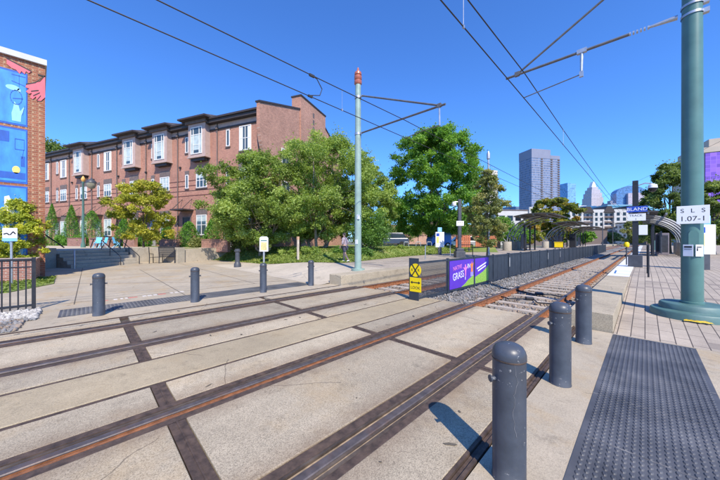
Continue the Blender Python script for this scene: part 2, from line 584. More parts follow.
def pavers(name, c1, c2, mortar, dark):
    m, nt, bs = nodes(name)
    v = coords(nt, 'World')
    mp = N(nt, "ShaderNodeMapping")
    mp.inputs['Rotation'].default_value = (0, 0, R(90))
    nt.links.new(v, mp.inputs['Vector'])
    b = N(nt, "ShaderNodeTexBrick", Scale=1.0)
    b.inputs['Color1'].default_value = (*c1, 1)
    b.inputs['Color2'].default_value = (*c2, 1)
    b.inputs['Mortar'].default_value = (*mortar, 1)
    b.inputs['Mortar Size'].default_value = 0.007
    b.inputs['Brick Width'].default_value = 0.62
    b.inputs['Row Height'].default_value = 0.175
    nt.links.new(mp.outputs[0], b.inputs['Vector'])
    sp = N(nt, "ShaderNodeSeparateXYZ")
    nt.links.new(v, sp.inputs[0])
    cc = N(nt, "ShaderNodeCombineXYZ")
    nt.links.new(math_(nt, 'FLOOR', math_(nt, 'DIVIDE', sp.outputs[0], 0.70)), cc.inputs[0])
    nt.links.new(math_(nt, 'FLOOR', math_(nt, 'DIVIDE', sp.outputs[1], 0.31)), cc.inputs[1])
    wn_ = N(nt, "ShaderNodeTexWhiteNoise", noise_dimensions='2D')
    nt.links.new(cc.outputs[0], wn_.inputs['Vector'])
    out = b.outputs['Color']
    out = mixc(nt, math_(nt, 'MULTIPLY', math_(nt, 'GREATER_THAN', wn_.outputs['Value'], 0.945), 0.7), out, dark)
    big = noise(nt, v, 1.1, 6, 0.65)
    out = mixc(nt, 1.0, out, ramp(nt, big, [(0.3, (0.80,) * 3), (0.7, (1.15,) * 3)]), 'MULTIPLY')
    fine = noise(nt, v, 60, 3)
    out = mixc(nt, 1.0, out, ramp(nt, fine, [(0.3, (0.86,) * 3), (0.7, (1.1,) * 3)]), 'MULTIPLY')
    nt.links.new(out, bs.inputs['Base Color'])
    bs.inputs['Roughness'].default_value = 0.85
    bump(nt, bs, b.outputs['Fac'], -0.5, 0.01)
    return m


M['paver'] = pavers('pink_grey_pavers', (0.43, 0.36, 0.28), (0.37, 0.31, 0.245), (0.075, 0.06, 0.05), (0.24, 0.20, 0.165))
M['ballast_base'] = concrete('ballast_bed', (0.24, 0.225, 0.205), 0.85, agg=26, bmp=1.0, stain=(0.15, 0.09, 0.06), stain_amt=0.4)
M['stone_grey'] = mat('ballast_stone', (0.215, 0.21, 0.205), 0.9, 0, 0.6, 3.0, kind='World')
M['stone_rust'] = mat('ballast_stone_brown', (0.26, 0.20, 0.15), 0.9, 0, 0.5, 3.0, kind='World')
M['stone_white'] = mat('riprap_white', (0.42, 0.40, 0.37), 0.9, 0, 0.45, 9, kind='World')


def groundmat(name, a, b, c, scale=1.5):
    m, nt, bs = nodes(name)
    v = coords(nt, 'World')
    f = noise(nt, v, scale, 6, 0.65)
    g = noise(nt, v, scale * 22, 3)
    out = ramp(nt, f, [(0.3, a), (0.52, b), (0.72, c)])
    out = mixc(nt, 1.0, out, ramp(nt, g, [(0.3, (0.6,) * 3), (0.7, (1.3,) * 3)]), 'MULTIPLY')
    nt.links.new(out, bs.inputs['Base Color'])
    bs.inputs['Roughness'].default_value = 0.95
    bump(nt, bs, g, 0.8, 0.05)
    return m


M['lawn'] = groundmat('lawn_soil', (0.13, 0.20, 0.035), (0.20, 0.26, 0.05), (0.32, 0.25, 0.12), 0.8)
M['far_ground'] = groundmat('far_ground', (0.12, 0.13, 0.06), (0.17, 0.16, 0.10), (0.22, 0.2, 0.15), 0.05)
M['blade'] = leafmat('grass_blades', (0.20, 0.28, 0.05), (0.38, 0.40, 0.09), 0.35)
L = {}
L['olive'] = leafmat('leaf_pale_green', (0.29, 0.40, 0.085), (0.47, 0.57, 0.16), 0.48)
L['green'] = leafmat('leaf_fresh_green', (0.16, 0.34, 0.045), (0.33, 0.52, 0.09), 0.48)
L['yellow'] = leafmat('leaf_yellow_green', (0.46, 0.48, 0.07), (0.70, 0.62, 0.11), 0.48)
L['dull'] = leafmat('leaf_dull_green', (0.27, 0.31, 0.10), (0.44, 0.40, 0.16), 0.45)
L['autumn'] = leafmat('leaf_autumn', (0.24, 0.30, 0.05), (0.52, 0.34, 0.06), 0.45)
L['dark'] = leafmat('leaf_dark_green', (0.16, 0.24, 0.06), (0.32, 0.39, 0.11), 0.45)
L['cone'] = leafmat('leaf_conifer', (0.11, 0.29, 0.035), (0.26, 0.48, 0.06), 0.42)
L['gold'] = leafmat('leaf_golden', (0.42, 0.48, 0.05), (0.74, 0.70, 0.09), 0.45)
L['ivy'] = leafmat('leaf_ivy', (0.13, 0.26, 0.045), (0.26, 0.42, 0.085), 0.4)

# ------------------------------------------------------------------ foliage
def rand_unit(rng, n):
    a = rng.normal(size=(n, 3))
    return a / np.linalg.norm(a, axis=1)[:, None]


def leafmesh(name, P, nrm, size, tint, m, rng, parent=None, aspect=0.6, loc=None):
    """one mesh of many rhombic leaves at points P"""
    n = len(P)
    t = np.cross(nrm, rand_unit(rng, n))
    t /= np.linalg.norm(t, axis=1)[:, None] + 1e-9
    b = np.cross(nrm, t)
    s = size[:, None]
    droop = nrm * s * 0.18
    V = np.stack([P - t * s * 0.5, P + b * s * 0.5 * aspect - droop * 0 + droop, P + t * s * 0.5 , P - b * s * 0.5 * aspect + droop], axis=1).reshape(-1, 3)
    me = bpy.data.meshes.new(name)
    me.vertices.add(4 * n)
    me.vertices.foreach_set("co", V.astype(np.float32).ravel())
    me.loops.add(4 * n)
    me.loops.foreach_set("vertex_index", np.arange(4 * n, dtype=np.int32))
    me.polygons.add(n)
    me.polygons.foreach_set("loop_start", np.arange(0, 4 * n, 4, dtype=np.int32))
    me.update(calc_edges=True)
    at_ = me.attributes.new("tint", 'FLOAT', 'POINT')
    at_.data.foreach_set("value", np.repeat(np.clip(tint, 0, 1), 4).astype(np.float32))
    me.materials.append(m)
    return link(name, me, parent, loc)


def clumps_to_leaves(rng, clumps, n, leaf):
    """clumps: (x,y,z,r,tint). Leaves sit mostly near the outside of each clump."""
    C = np.array(clumps)
    w = C[:, 3] ** 2
    idx = rng.choice(len(C), n, p=w / w.sum())
    d = rand_unit(rng, n)
    rad = C[idx, 3] * (0.30 + 0.70 * rng.random(n) ** 0.55)
    tw = rand_unit(rng, len(C) * 9).reshape(len(C), 9, 3)            # nine twigs per clump
    pick = tw[idx, rng.integers(0, 9, n)]
    along = (0.25 + 1.0 * rng.random(n))[:, None] * C[idx, 3][:, None]
    spray = pick * along + rng.normal(size=(n, 3)) * C[idx, 3][:, None] * 0.16
    P = C[idx, :3] + np.where((rng.random(n) < 0.62)[:, None], spray, d * rad[:, None]) * np.array([1, 1, 0.75])
    nrm = d * 0.5 + rand_unit(rng, n) * 0.8 + np.array([0, 0, 0.45])
    nrm /= np.linalg.norm(nrm, axis=1)[:, None]
    size = leaf * (0.6 + 0.8 * rng.random(n))
    tint = C[idx, 4] + rng.normal(size=n) * 0.14
    return P, nrm, size, tint


def tree(name, label, loc, height, crown_w, crown_base, n, leaf, lm, seed, trunk_r=0.16, bark='bark', stems=1, nclump=46,
         squash=1.0, group=None, cat='tree', crown_d=None, top=0.55, lean=(0, 0), rmin=0.10, rmax=0.17, wisp=0.0, low=0.12):
    """trunk, limbs and a crown of leaf clumps that fill an uneven ovoid"""
    rng = np.random.default_rng(seed)
    rnd = random.Random(seed)
    root = thing(name, label, cat, loc, 0, group)
    ch = height - crown_base
    cw = crown_w / 2
    cd = (crown_d or crown_w) / 2
    clumps = []
    tries = 0
    while len(clumps) < nclump and tries < 5000:
        tries += 1
        zz = rng.uniform(-1, 1)
        w = (1 - abs(zz) ** 2.0 * 0.88) ** 0.55 if zz > 0 else (1 - abs(zz) ** 3.2 * (0.25 + low * 2))
        w *= 1 - 0.16 * top * max(0, zz)
        a = rng.uniform(0, 6.2832)
        w *= 1 + 0.13 * math.sin(3 * a + seed) + 0.08 * math.sin(5 * a + zz * 4 + seed * 2)
        rr = rng.random() ** 0.42
        r = (rmin + (rmax - rmin) * rng.random()) * (crown_w + ch) * 0.5 * 0.9
        x = math.cos(a) * rr * max(0.05, cw * w - r * 0.5) + lean[0] * (zz + 1)
        y = math.sin(a) * rr * max(0.05, cd * w - r * 0.5) + lean[1] * (zz + 1)
        z = crown_base + ch * 0.5 + zz * (ch * 0.5 - r * 0.55)
        clumps.append((x, y, z, r, 0.5 + 0.24 * rng.normal()))
    P, nrm, size, tint = clumps_to_leaves(rng, clumps, n, leaf)
    if wisp:
        k = int(n * wisp)
        P[:k] += np.stack([rng.normal(size=k) * cw * 0.06, rng.normal(size=k) * cd * 0.06, np.abs(rng.normal(size=k)) * ch * 0.04], axis=1)
    leafmesh('crown', P, nrm, size, tint, lm, rng, root)
    b = MB()
    for s in range(stems):
        a0 = rnd.uniform(0, 6.28)
        off = 0 if stems == 1 else trunk_r * 1.8
        sx, sy = math.cos(a0) * off, math.sin(a0) * off
        zt = crown_base + ch * rnd.uniform(0.45, 0.6)
        sp = 0.0 if stems == 1 else crown_w * 0.16
        tx, ty = sx + math.cos(a0) * sp + lean[0], sy + math.sin(a0) * sp + lean[1]
        mid = (sx + (tx - sx) * 0.35 + rnd.uniform(-.06, .06) * trunk_r * 5, sy + (ty - sy) * 0.35, crown_base * 0.6)
        b.tube([(sx, sy, -0.15), (sx * 1.02, sy, 0.25), mid, ((mid[0] + tx) / 2 + rnd.uniform(-.1, .1), (mid[1] + ty) / 2, (mid[2] + zt) / 2), (tx, ty, zt), (tx, ty, zt + ch * 0.3)],
               [trunk_r * 1.35, trunk_r, trunk_r * 0.85, trunk_r * 0.6, trunk_r * 0.4, trunk_r * 0.12], 8)
        pick = [c for i, c in enumerate(clumps) if i % stems == s][:16]
        for c in pick:
            h0 = rnd.uniform(crown_base * 0.75, zt)
            k = (h0 - mid[2]) / max(0.1, zt - mid[2])
            px_, py_ = mid[0] + (tx - mid[0]) * max(0, k), mid[1] + (ty - mid[1]) * max(0, k)
            e = Vector(c[:3])
            p0 = Vector((px_, py_, h0))
            pm = (p0 + e) / 2 + Vector((rnd.uniform(-.2, .2), rnd.uniform(-.2, .2), rnd.uniform(-0.1, .25))) * crown_w * 0.08
            b.tube([p0, pm, e], [trunk_r * 0.36, trunk_r * 0.22, trunk_r * 0.07], 5)
    b.build('trunk', M[bark], root)
    return root


def cone_shrub(name, label, loc, h, w, n, leaf, lm, seed, power=1.0, group=None):
    rng = np.random.default_rng(seed)
    root = thing(name, label, 'shrub', loc, 0, group)
    z = rng.random(n) ** 1.15
    prof = np.where(z < 0.12, 0.72 + z / 0.12 * 0.28, (1 - (z - 0.12) / 0.88) ** power)
    a = rng.random(n) * 2 * np.pi
    lump = 1 + 0.13 * np.sin(a * 5 + z * 23 + seed) + 0.09 * np.sin(a * 9 - z * 41)
    rr = prof * lump * w / 2 * (0.62 + 0.42 * rng.random(n) ** 0.5) + 0.02
    P = np.stack([np.cos(a) * rr, np.sin(a) * rr, 0.08 + z * h], axis=1)
    out = np.stack([np.cos(a), np.sin(a), 0.5 + 0 * a], axis=1)
    nrm = out * 0.6 + rand_unit(rng, n) * 0.8
    nrm /= np.linalg.norm(nrm, axis=1)[:, None]
    tint = 0.5 + 0.25 * np.sin(a * 5 + z * 23 + seed) + rng.normal(size=n) * 0.15
    leafmesh('foliage', P, nrm, leaf * (0.6 + 0.8 * rng.random(n)), tint, lm, rng, root, 0.5)
    b = MB()
    b.tube([(0, 0, -0.1), (0, 0, h * 0.8)], [0.06, 0.015], 6)
    b.build('stem', M['bark'], root)
    return root


def bush(name, label, loc, size, n, leaf, lm, seed, nclump=14, group=None):
    rng = np.random.default_rng(seed)
    root = thing(name, label, 'shrub', loc, 0, group)
    cl = []
    for i in range(nclump):
        d = rand_unit(rng, 1)[0]
        q = 0.3 + 0.5 * rng.random()
        r = 0.30 * min(size) * (0.7 + 0.6 * rng.random())
        cl.append((d[0] * q * size[0] / 2, d[1] * q * size[1] / 2, max(r * 0.6, size[2] / 2 + d[2] * q * size[2] / 2), r, 0.5 + 0.2 * rng.normal()))
    P, nrm, s, t = clumps_to_leaves(rng, cl, n, leaf)
    P[:, 2] = np.abs(P[:, 2])
    leafmesh('foliage', P, nrm, s, t, lm, rng, root)
    b = MB()
    for c in cl[:6]:
        b.tube([(0, 0, -0.05), (c[0] * 0.5, c[1] * 0.5, c[2] * 0.6), c[:3]], [0.05, 0.03, 0.01], 5)
    b.build('stem', M['bark'], root)
    return root


# ------------------------------------------------------------------ townhouse frame (t runs along the facade to the far left, n out of it)
COR = Vector(c2w(-9.45, 27.0))
DV = Vector(c2w(-0.9314, 0.3639))
NV = Vector(c2w(-0.3639, -0.9314))
FANG = math.atan2(DV.y, DV.x)


def FW(t, n):
    p = COR + DV * t + NV * n
    return (p.x, p.y)


def FT(px, n=0.0):
    k = (px - 360) / 280
    ax, ay = -9.45 - 0.3639 * n, 27 - 0.9314 * n
    return (k * ay - ax) / (-0.9314 - k * 0.3639)


def toTN(x, y):
    r = Vector((x, y)) - COR
    return r.dot(DV), r.dot(NV)

# ================================================================== SETTING
M['groove'] = mat('pale_groove_dirt', (0.30, 0.22, 0.14), 0.95, 0, 0.4, 14, 0.2, kind='World')
XC = -4.43                                   # middle of the crossing
RAILX = {'far_outer': -7.24, 'far_inner': -5.66, 'near_inner': -3.20, 'near_outer': -1.68}
Y_END = 7.1                                  # end of the crossing slab
# far ground
b = MB()
b.bx(-1500, 1500, -400, 2600, -1.2, -0.6)
struct(b.build('ground', M['far_ground']))
# track bed beyond the crossing
b = MB()
b.bx(-8.05, -0.9, Y_END, 190, -0.55, -0.20)
b.bx(-8.05, -0.9, -40, -14.0, -0.55, -0.20)
struct(b.build('trackbed', M['ballast_base']))
# crossing slab: base, concrete panels between the rails, rusty steel strips
slab = MB()
slab.bx(-7.98, -0.89, -14, Y_END, -0.5, -0.06)
slab = struct(slab.build('crossing_slab', M['dark_dirt']))
cross = [-14, -11.8, -8.7, -5.6, -2.5, 0.6, 3.7, Y_END]
spans = [(-7.90, -7.50, 0), (-6.98, -5.86, 0), (-5.46, -4.868, 0), (-3.926, -3.40, 0), (-3.0, -1.885, 0), (-1.495, -0.985, 0)]
b = MB()
rnd = random.Random(4)
for x0, x1, _ in spans:
    for i in range(len(cross) - 1):
        y0 = cross[i] + (0.075 if i else 0)
        y1 = cross[i + 1] - (0.075 if i < len(cross) - 2 else 0)
        b = MB()
        b.bx(x0, x1, y0, y1, -0.06, rnd.uniform(-0.004, 0.003))
        b.build('concrete_panel', M['slab'], slab, bevel=0.008)
# scuffs, stamped marks and stuck gum on the panels
b = MB()
for k in range(46):
    x0, x1, _ = rnd.choice(spans)
    cx, cy = rnd.uniform(x0 + .06, x1 - .06), rnd.uniform(-1.2, 6.8)
    s_, el, a0 = rnd.uniform(0.006, 0.02), rnd.uniform(1, 4.5), rnd.uniform(0, 3.14)
    pts = []
    for q in range(8):
        a = 6.2832 * q / 8
        p_, r_ = math.cos(a) * s_ * el * rnd.uniform(.6, 1.3), math.sin(a) * s_ * rnd.uniform(.5, 1.3)
        pts.append((cx + p_ * math.cos(a0) - r_ * math.sin(a0), cy + p_ * math.sin(a0) + r_ * math.cos(a0), 0.0045))
    b.add(pts, [tuple(range(8))])
o = b.build('scuff_mark', M['dark_dirt'], slab)
o['kind'] = 'stuff'
b = MB()
b.bx(-4.795, -3.995, -14, Y_END, -0.06, -0.002)
b.build('middle_panel', M['slab_tan'], slab, bevel=0.008)
b = MB()
for x0, x1 in ((-7.50, -7.24 - 0.20), (-6.98 - .0, -5.86), (-5.46, -4.86), (-3.935, -3.40), (-3.0, -1.885), (-1.495, -0.985)):
    for yc in cross[1:-1]:
        b.bx(x0 - 0.01, x1 + 0.01, yc - 0.066, yc + 0.066, -0.06, -0.006)
        b.bx(x0 - 0.01, x1 + 0.01, yc - 0.007, yc + 0.007, -0.006, 0.0)
for x in (-7.945, -0.935):
    b.bx(x - 0.045, x - 0.022, -14, Y_END, -0.06, 0.002)
    b.bx(x - 0.016, x + 0.016, -14, Y_END, -0.06, -0.018)
    b.bx(x + 0.022, x + 0.050, -14, Y_END, -0.06, -0.001)
for x in (-4.83, -3.96):
    b.bx(x - 0.030, x + 0.026, -14, Y_END, -0.06, -0.010)
b.build('steel_strip', M['steelplate'], slab)
for nm, rx in RAILX.items():
    b = MB()
    gs = 1 if nm in ('far_outer', 'near_inner') else -1   # which side the wheel flange runs on
    def S(a, c, z, mi=0):
        x0, x1 = rx + gs * a, rx + gs * c
        b.bx(min(x0, x1), max(x0, x1), -14, Y_END - 0.02, -0.06, z, mi)
    S(-0.195, -0.115, -0.004, 0)
    S(-0.108, -0.075, -0.010, 1)
    S(-0.070, -0.060, -0.016, 3)
    S(-0.056, -0.037, -0.008, 1)
    S(0.038, 0.056, -0.040, 1)
    S(0.056, 0.074, -0.022, 3)
    S(0.078, 0.100, -0.004, 2 if nm == 'near_inner' else 1)
    S(0.105, 0.195, -0.006, 0)
    b.build('rail_seal', [M['steelplate'], M['rubber'], M['rust'], M['groove']], slab)
# rails, each its own thing
prof = [(-0.065, -0.165), (0.065, -0.165), (0.065, -0.150), (0.012, -0.135), (0.010, -0.045), (0.034, -0.035), (0.036, -0.006), (0.030, 0.0), (-0.030, 0.0), (-0.036, -0.006), (-0.034, -0.035), (-0.010, -0.045), (-0.012, -0.135), (-0.065, -0.150)]
rl = {'far_outer': 'outer rail of the far track, beside the left platform curb', 'far_inner': 'inner rail of the far track, nearest the metal track fence',
      'near_inner': 'inner rail of the near track, with an orange flange line in the crossing', 'near_outer': 'outer rail of the near track, passing closest to the three right bollards'}
for nm, rx in RAILX.items():
    b = MB()
    b.prism(prof, 'y', -14, 190)
    r = b.build('rail', M['rust'], loc=(rx, 0, 0.004))
    tag(r, rl[nm], 'rail', 'rails of the two tracks')
    t = MB()
    t.prism([(-0.0375, -0.012), (0.0375, -0.012), (0.0375, -0.006), (0.031, 0.0015), (-0.031, 0.0015), (-0.0375, -0.006)], 'y', -14, 190)
    t.build('running_surface', M['railtop'], r)
# sleepers
def sleepers(xc, ys, label, group):
    first = None
    for y in ys:
        if first is None:
            b = MB()
            b.prism([(-0.13, -0.24), (0.13, -0.24), (0.105, 0.0), (-0.105, 0.0)], 'x', -1.25, 1.25)
            first = b.build('sleeper', M['tie'], loc=(xc, y, -0.143))
            tag(first, label, 'sleeper', group)
            for sx in (-0.79, 0.79):
                for q in (-1, 1):
                    c = MB()
                    c.bx(sx + q * 0.095 - 0.03, sx + q * 0.095 + 0.03, -0.05, 0.05, 0, 0.03)
                    c.build('rail_clip', M['rust'], first)
        else:
            r = first if False else first.copy()
            col.objects.link(r)
            r.location = (xc, y, -0.143 + random.Random(int(y * 100)).uniform(-0.006, 0.004))
            if y < 30:
                for ch in first.children:
                    k = ch.copy()
                    col.objects.link(k)
                    k.parent = r
sleepers(-2.44, [7.42 + 0.72 * i for i in range(74)], 'pale concrete sleeper under the rusty rails of the near track', 'sleepers of the near track')
sleepers(-6.45, [7.42 + 0.72 * i for i in range(60)], 'pale concrete sleeper under the far track beside the left platform', 'sleepers of the far track')
# loose ballast stones
def stones(name, rng, pts, smin, smax, mats, label, cat='gravel', pick=None):
    base = np.array([(1, 0, 0), (-1, 0, 0), (0, 1, 0), (0, -1, 0), (0, 0, 1), (0, 0, -1)], float)
    tri = np.array([(0, 2, 4), (2, 1, 4), (1, 3, 4), (3, 0, 4), (2, 0, 5), (1, 2, 5), (3, 1, 5), (0, 3, 5)])
    n = len(pts)
    sz = smin + (smax - smin) * rng.random(n) ** 1.6
    V = base[None] * sz[:, None, None] * (0.65 + 0.7 * rng.random((n, 6, 1))) + rng.normal(size=(n, 6, 3)) * sz[:, None, None] * 0.22
    a = rng.random(n) * 6.28
    ca, sa = np.cos(a)[:, None], np.sin(a)[:, None]
    X = V[:, :, 0] * ca - V[:, :, 1] * sa
    Y = V[:, :, 0] * sa + V[:, :, 1] * ca
    V = np.stack([X, Y, V[:, :, 2] * 0.8], axis=2) + pts[:, None, :]
    F = (tri[None] + (np.arange(n) * 6)[:, None, None]).reshape(-1, 3)
    me = bpy.data.meshes.new(name)
    me.vertices.add(6 * n)
    me.vertices.foreach_set("co", V.astype(np.float32).ravel())
    me.loops.add(24 * n)
    me.loops.foreach_set("vertex_index", F.astype(np.int32).ravel())
    me.polygons.add(8 * n)
    me.polygons.foreach_set("loop_start", np.arange(0, 24 * n, 3, dtype=np.int32))
    for m in mats:
        me.materials.append(m)
    if pick is None:
        pick = rng.choice(len(mats), n, p=[0.7, 0.3]) if len(mats) == 2 else np.zeros(n)
    me.polygons.foreach_set("material_index", np.repeat(pick, 8).astype(np.int32))
    me.update(calc_edges=True)
    o = link(name, me)
    return tag(o, label, cat, kind='stuff')
rng = np.random.default_rng(7)
n = 26000
yy = Y_END + 0.03 + 26 * rng.random(n) ** 1.7
xx = -8.0 + 7.0 * rng.random(n)
# the stones lie higher beside the fence and between the tracks, low between the rails
def bedz(x, y):
    return -0.185 + 0.10 * np.exp(-((x + 4.43) / 0.75) ** 2)
keep = np.ones(n, bool)
for rx in RAILX.values():
    keep &= np.abs(xx - rx) > 0.085
ph = ((yy - 7.42 + 0.36) % 0.72) - 0.36
on_tie = (np.abs(ph) < 0.115) & ((np.abs(xx + 2.44) < 1.27) | (np.abs(xx + 6.45) < 1.27))
keep &= ~on_tie | (rng.random(n) < 0.02)
zz = bedz(xx, yy) + 0.012 * rng.normal(size=n)
zz = np.where(on_tie, -0.14, zz)
rusty = rng.random(n) < np.where((np.abs(xx + 2.44) < 1.1) | (np.abs(xx + 6.45) < 1.1), 0.72, 0.12)
stones('ballast', rng, np.stack([xx, yy, zz], 1)[keep], 0.02, 0.05, [M['stone_grey'], M['stone_rust']], 'grey and brown crushed stone ballast around the sleepers', pick=rusty[keep].astype(int))
# raised bank of ballast under the fence line
b = MB()
b.prism([(-5.35, -0.21), (-3.55, -0.21), (-4.05, -0.105), (-4.85, -0.105)], 'y', Y_END + 0.02, 120)
struct(b.build('ballast_bank', M['ballast_base']))

# plaza on the left, pavement on the right
b = MB()
b.bx(-70, -8.0, -60, 8.9, -0.6, 0.0)
struct(b.build('plaza', M['plaza']))
b = MB()
b.bx(-0.868, 14, -60, 6.72, -0.6, 0.0)
struct(b.build('pavement', M['plaza']))
# joints sawn in the plaza
b = MB()
for (x0, y0, x1, y1) in ((-20.5, 2.26, -9.85, 2.18), (-16.0, -0.9, -10.3, 5.9), (-10.72, -0.8, -10.55, 6.2), (-26, 5.0, -10.6, 4.7), (-24, -0.1, -10.4, -0.2), (-20.3, 2.3, -19.2, 7.3)):
    d = Vector((x1 - x0, y1 - y0, 0))
    b.ob(((x0 + x1) / 2, (y0 + y1) / 2, 0.0015), (d.length, 0.022, 0.003), math.atan2(d.y, d.x))
struct(b.build('pavement_joint', M['dark_dirt']))
# worn red and white painted warning on the plaza
b = MB()
rnd = random.Random(3)
y = 0.35
k = 0
while y < 2.25:
    w = rnd.uniform(0.05, 0.14) if k % 4 else 0.22
    b.ob((-10.45 - 0.1 * (y - 0.3) / 2 + rnd.uniform(-.01, .01), y, 0.003), (0.20 if k % 4 else 0.14, w, 0.003), 0, 1 if k % 4 == 0 else 0)
    y += w + rnd.uniform(0.03, 0.06)
    k += 1
struct(b.build('painted_marking', [mat('worn_white_marking', (0.58, 0.53, 0.47), 0.9, 0, 0.2, 30, kind='World', dirt=(0.36, 0.3, 0.23), dirt_amt=0.8), mat('worn_red_marking', (0.50, 0.16, 0.12), 0.9, 0, 0.2, 30, kind='World', dirt=(0.36, 0.3, 0.23), dirt_amt=0.6)]))

# tactile mats: real raised domes
def tactile(name, x0, x1, y0, y1, label, pitch=0.062, r=0.019, n=8, tile=0.914, long=1.5):
    b = MB()
    b.bx(x0, x1, y0, y1, -0.02, 0.005, 0)
    px = pitch * 0.74
    nx = int((x1 - x0 - 0.03) / px)
    ny = int((y1 - y0 - 0.03) / pitch)
    ox = (x1 - x0 - (nx - 1) * px) / 2
    oy = (y1 - y0 - (ny - 1) * pitch) / 2
    for i in range(nx):
        for j in range(ny):
            cx, cy = x0 + ox + i * px, y0 + oy + j * pitch
            o = len(b.v)
            for rr, z in ((1.0, 0.005), (0.66, 0.0125)):
                for k in range(n):
                    a = 6.2832 * k / n
                    b.v.append((cx + math.cos(a) * r * rr * 0.85, cy + math.sin(a) * r * rr * long, z))
            for k in range(n):
                k2 = (k + 1) % n
                b.f.append((o + k, o + k2, o + n + k2, o + n + k)); b.mi.append(0); b.sm.append(True)
            b.f.append(tuple(o + n + k for k in range(n))); b.mi.append(0); b.sm.append(False)
    y = y0 + tile
    while y < y1 - 0.1:
        b.bx(x0, x1, y - 0.004, y + 0.004, 0.005, 0.0065, 1)
        y += tile
    o = b.build(name, [M['tactile'], M['seam']])
    return tag(o, label, 'tactile mat', 'tactile warning mats at the crossing')
tactile('tactile_mat', -0.395, 0.545, -1.55, 6.66, 'dark blue tactile mat laid on the right pavement in the foreground')
tactile('tactile_mat', -9.76, -8.82, -0.42, 6.1, 'dark tactile mat on the plaza behind the four left bollards', pitch=0.075, r=0.022, n=6)

# right platform: curb strip, ramped pavers
RZ = 0.32
def rampz(y):
    return min(RZ - 0.005, max(0.004, (y - 6.72) * 0.037))
b = MB()
pts = [(6.72, 0.002), (15.3, RZ - 0.006), (120, RZ - 0.006), (120, -0.6), (6.72, -0.6)]
b.prism(pts, 'x', -0.395, 16)
struct(b.build('right_platform', M['paver']))
b = MB()
b.bx(-1.04, -0.402, 6.78, 14.4, -0.5, RZ)
b.bx(-1.04, -0.402, 14.404, 120, -0.5, RZ - 0.004)
for yy in (9.2, 11.8):
    b.bx(-1.045, -0.40, yy - 0.005, yy + 0.005, 0.0, RZ + 0.001)
o = b.build('platform_curb', M['curb'], bevel=0.012)
struct(o)
b = MB()
y = 14.42
while y < 110:
    b.bx(-1.03, -0.41, y, y + 1.19, RZ - 0.003, RZ + 0.008)
    y += 1.2
struct(b.build('platform_edge_strip', M['tactile_white']))

# left platform and the walk up to it
LZ = 0.366
def smooth(k):
    k = min(1, max(0, k))
    return k * k * (3 - 2 * k)
def apronz(x, y):
    return 0.004 + LZ * smooth((y - 6.2) / 2.8) * smooth((x + 19.5) / 6)
def sheet(xs, ys):
    vs = [(x, y, apronz(x, y)) for x in xs for y in ys]
    w = len(ys)
    fs = [(i * w + j, (i + 1) * w + j, (i + 1) * w + j + 1, i * w + j + 1) for i in range(len(xs) - 1) for j in range(w - 1)]
    return MB().add(vs, fs, 0, True)
xs = [-21 + 0.7 * i for i in range(18)] + [-8.55]
struct(sheet(xs, [6.2 + 0.3 * i for i in range(14)]).build('walkway', M['walk']))
struct(sheet(xs, [10.1, 12, 16, 22, 32, 50, 80, 150]).build('left_platform', M['paver']))
b = MB()
b.bx(-8.56, -7.86, 6.75, 150, -0.5, LZ + 0.006)
struct(b.build('left_platform_curb', M['curb'], bevel=0.015))

# lawn rising to the townhouses
bound = []
for px, py, z in ((193, 257, 0.3), (215, 258.5, 0.15), (250, 262.5, 0.03), (285, 265.8, 0.03), (315, 266, 0.15), (345, 263.5, 0.34), (395, 257.5, 0.366), (430, 254.3, 0.366), (470, 252, 0.366)):
    x, y = gr(px, py, z)
    bound.append(toTN(x, y))
bound.sort()
def nf(t):
    if t <= bound[0][0]:
        return bound[0][1]
    for (t0, n0), (t1, n1) in zip(bound, bound[1:]):
        if t <= t1:
            return n0 + (n1 - n0) * (t - t0) / (t1 - t0)
    return bound[-1][1]
def lawnz(t, n):
    N1 = nf(t)
    x, y = FW(t, n)
    k = smooth((N1 - n) / (max(1.5, min(6.0, N1 - 1.2)) if t > -9 else 7.0))
    z0 = apronz(x, y) + 0.012
    return z0 + max(0, 1.0 - z0) * k
vs, fs = [], []
TS = [1.9 - 0.4 * i for i in range(60)]
K = 44
for t in TS:
    N0 = -1.0 if t > 0.6 else -30.0
    for j in range(K):
        q = (j / (K - 1)) ** (1.0 if t > 0.6 else 0.5)
        n = N0 + (nf(t) - N0) * q
        x, y = FW(t, n)
        vs.append((x, y, lawnz(t, n)))
for i in range(len(TS) - 1):
    for j in range(K - 1):
        fs.append((i * K + j, (i + 1) * K + j, (i + 1) * K + j + 1, i * K + j + 1))
b = MB().add(vs, fs, 0, True)
struct(b.build('lawn', M['lawn']))
# blades and low ground cover on it
rng = np.random.default_rng(11)
pts = []
while len(pts) < 15000:
    t = rng.uniform(-19, 1.6)
    N1 = nf(t)
    n = N1 - 0.02 - 9 * rng.random() ** 1.3
    if n < -0.5 and t > -0.3:
        continue
    pts.append((t, n))
xyz = np.array([(*FW(t, n), lawnz(t, n) + 0.03) for t, n in pts])
nr = rand_unit(rng, len(xyz)) * 0.9 + np.array([0, 0, 0.5])
nr /= np.linalg.norm(nr, axis=1)[:, None]
o = leafmesh('grass', xyz, nr, 0.10 + 0.12 * rng.random(len(xyz)), 0.45 + 0.25 * rng.normal(size=len(xyz)), M['blade'], rng, None, 0.4)
tag(o, 'short green grass and ground cover on the slope before the townhouses', 'grass', kind='stuff')

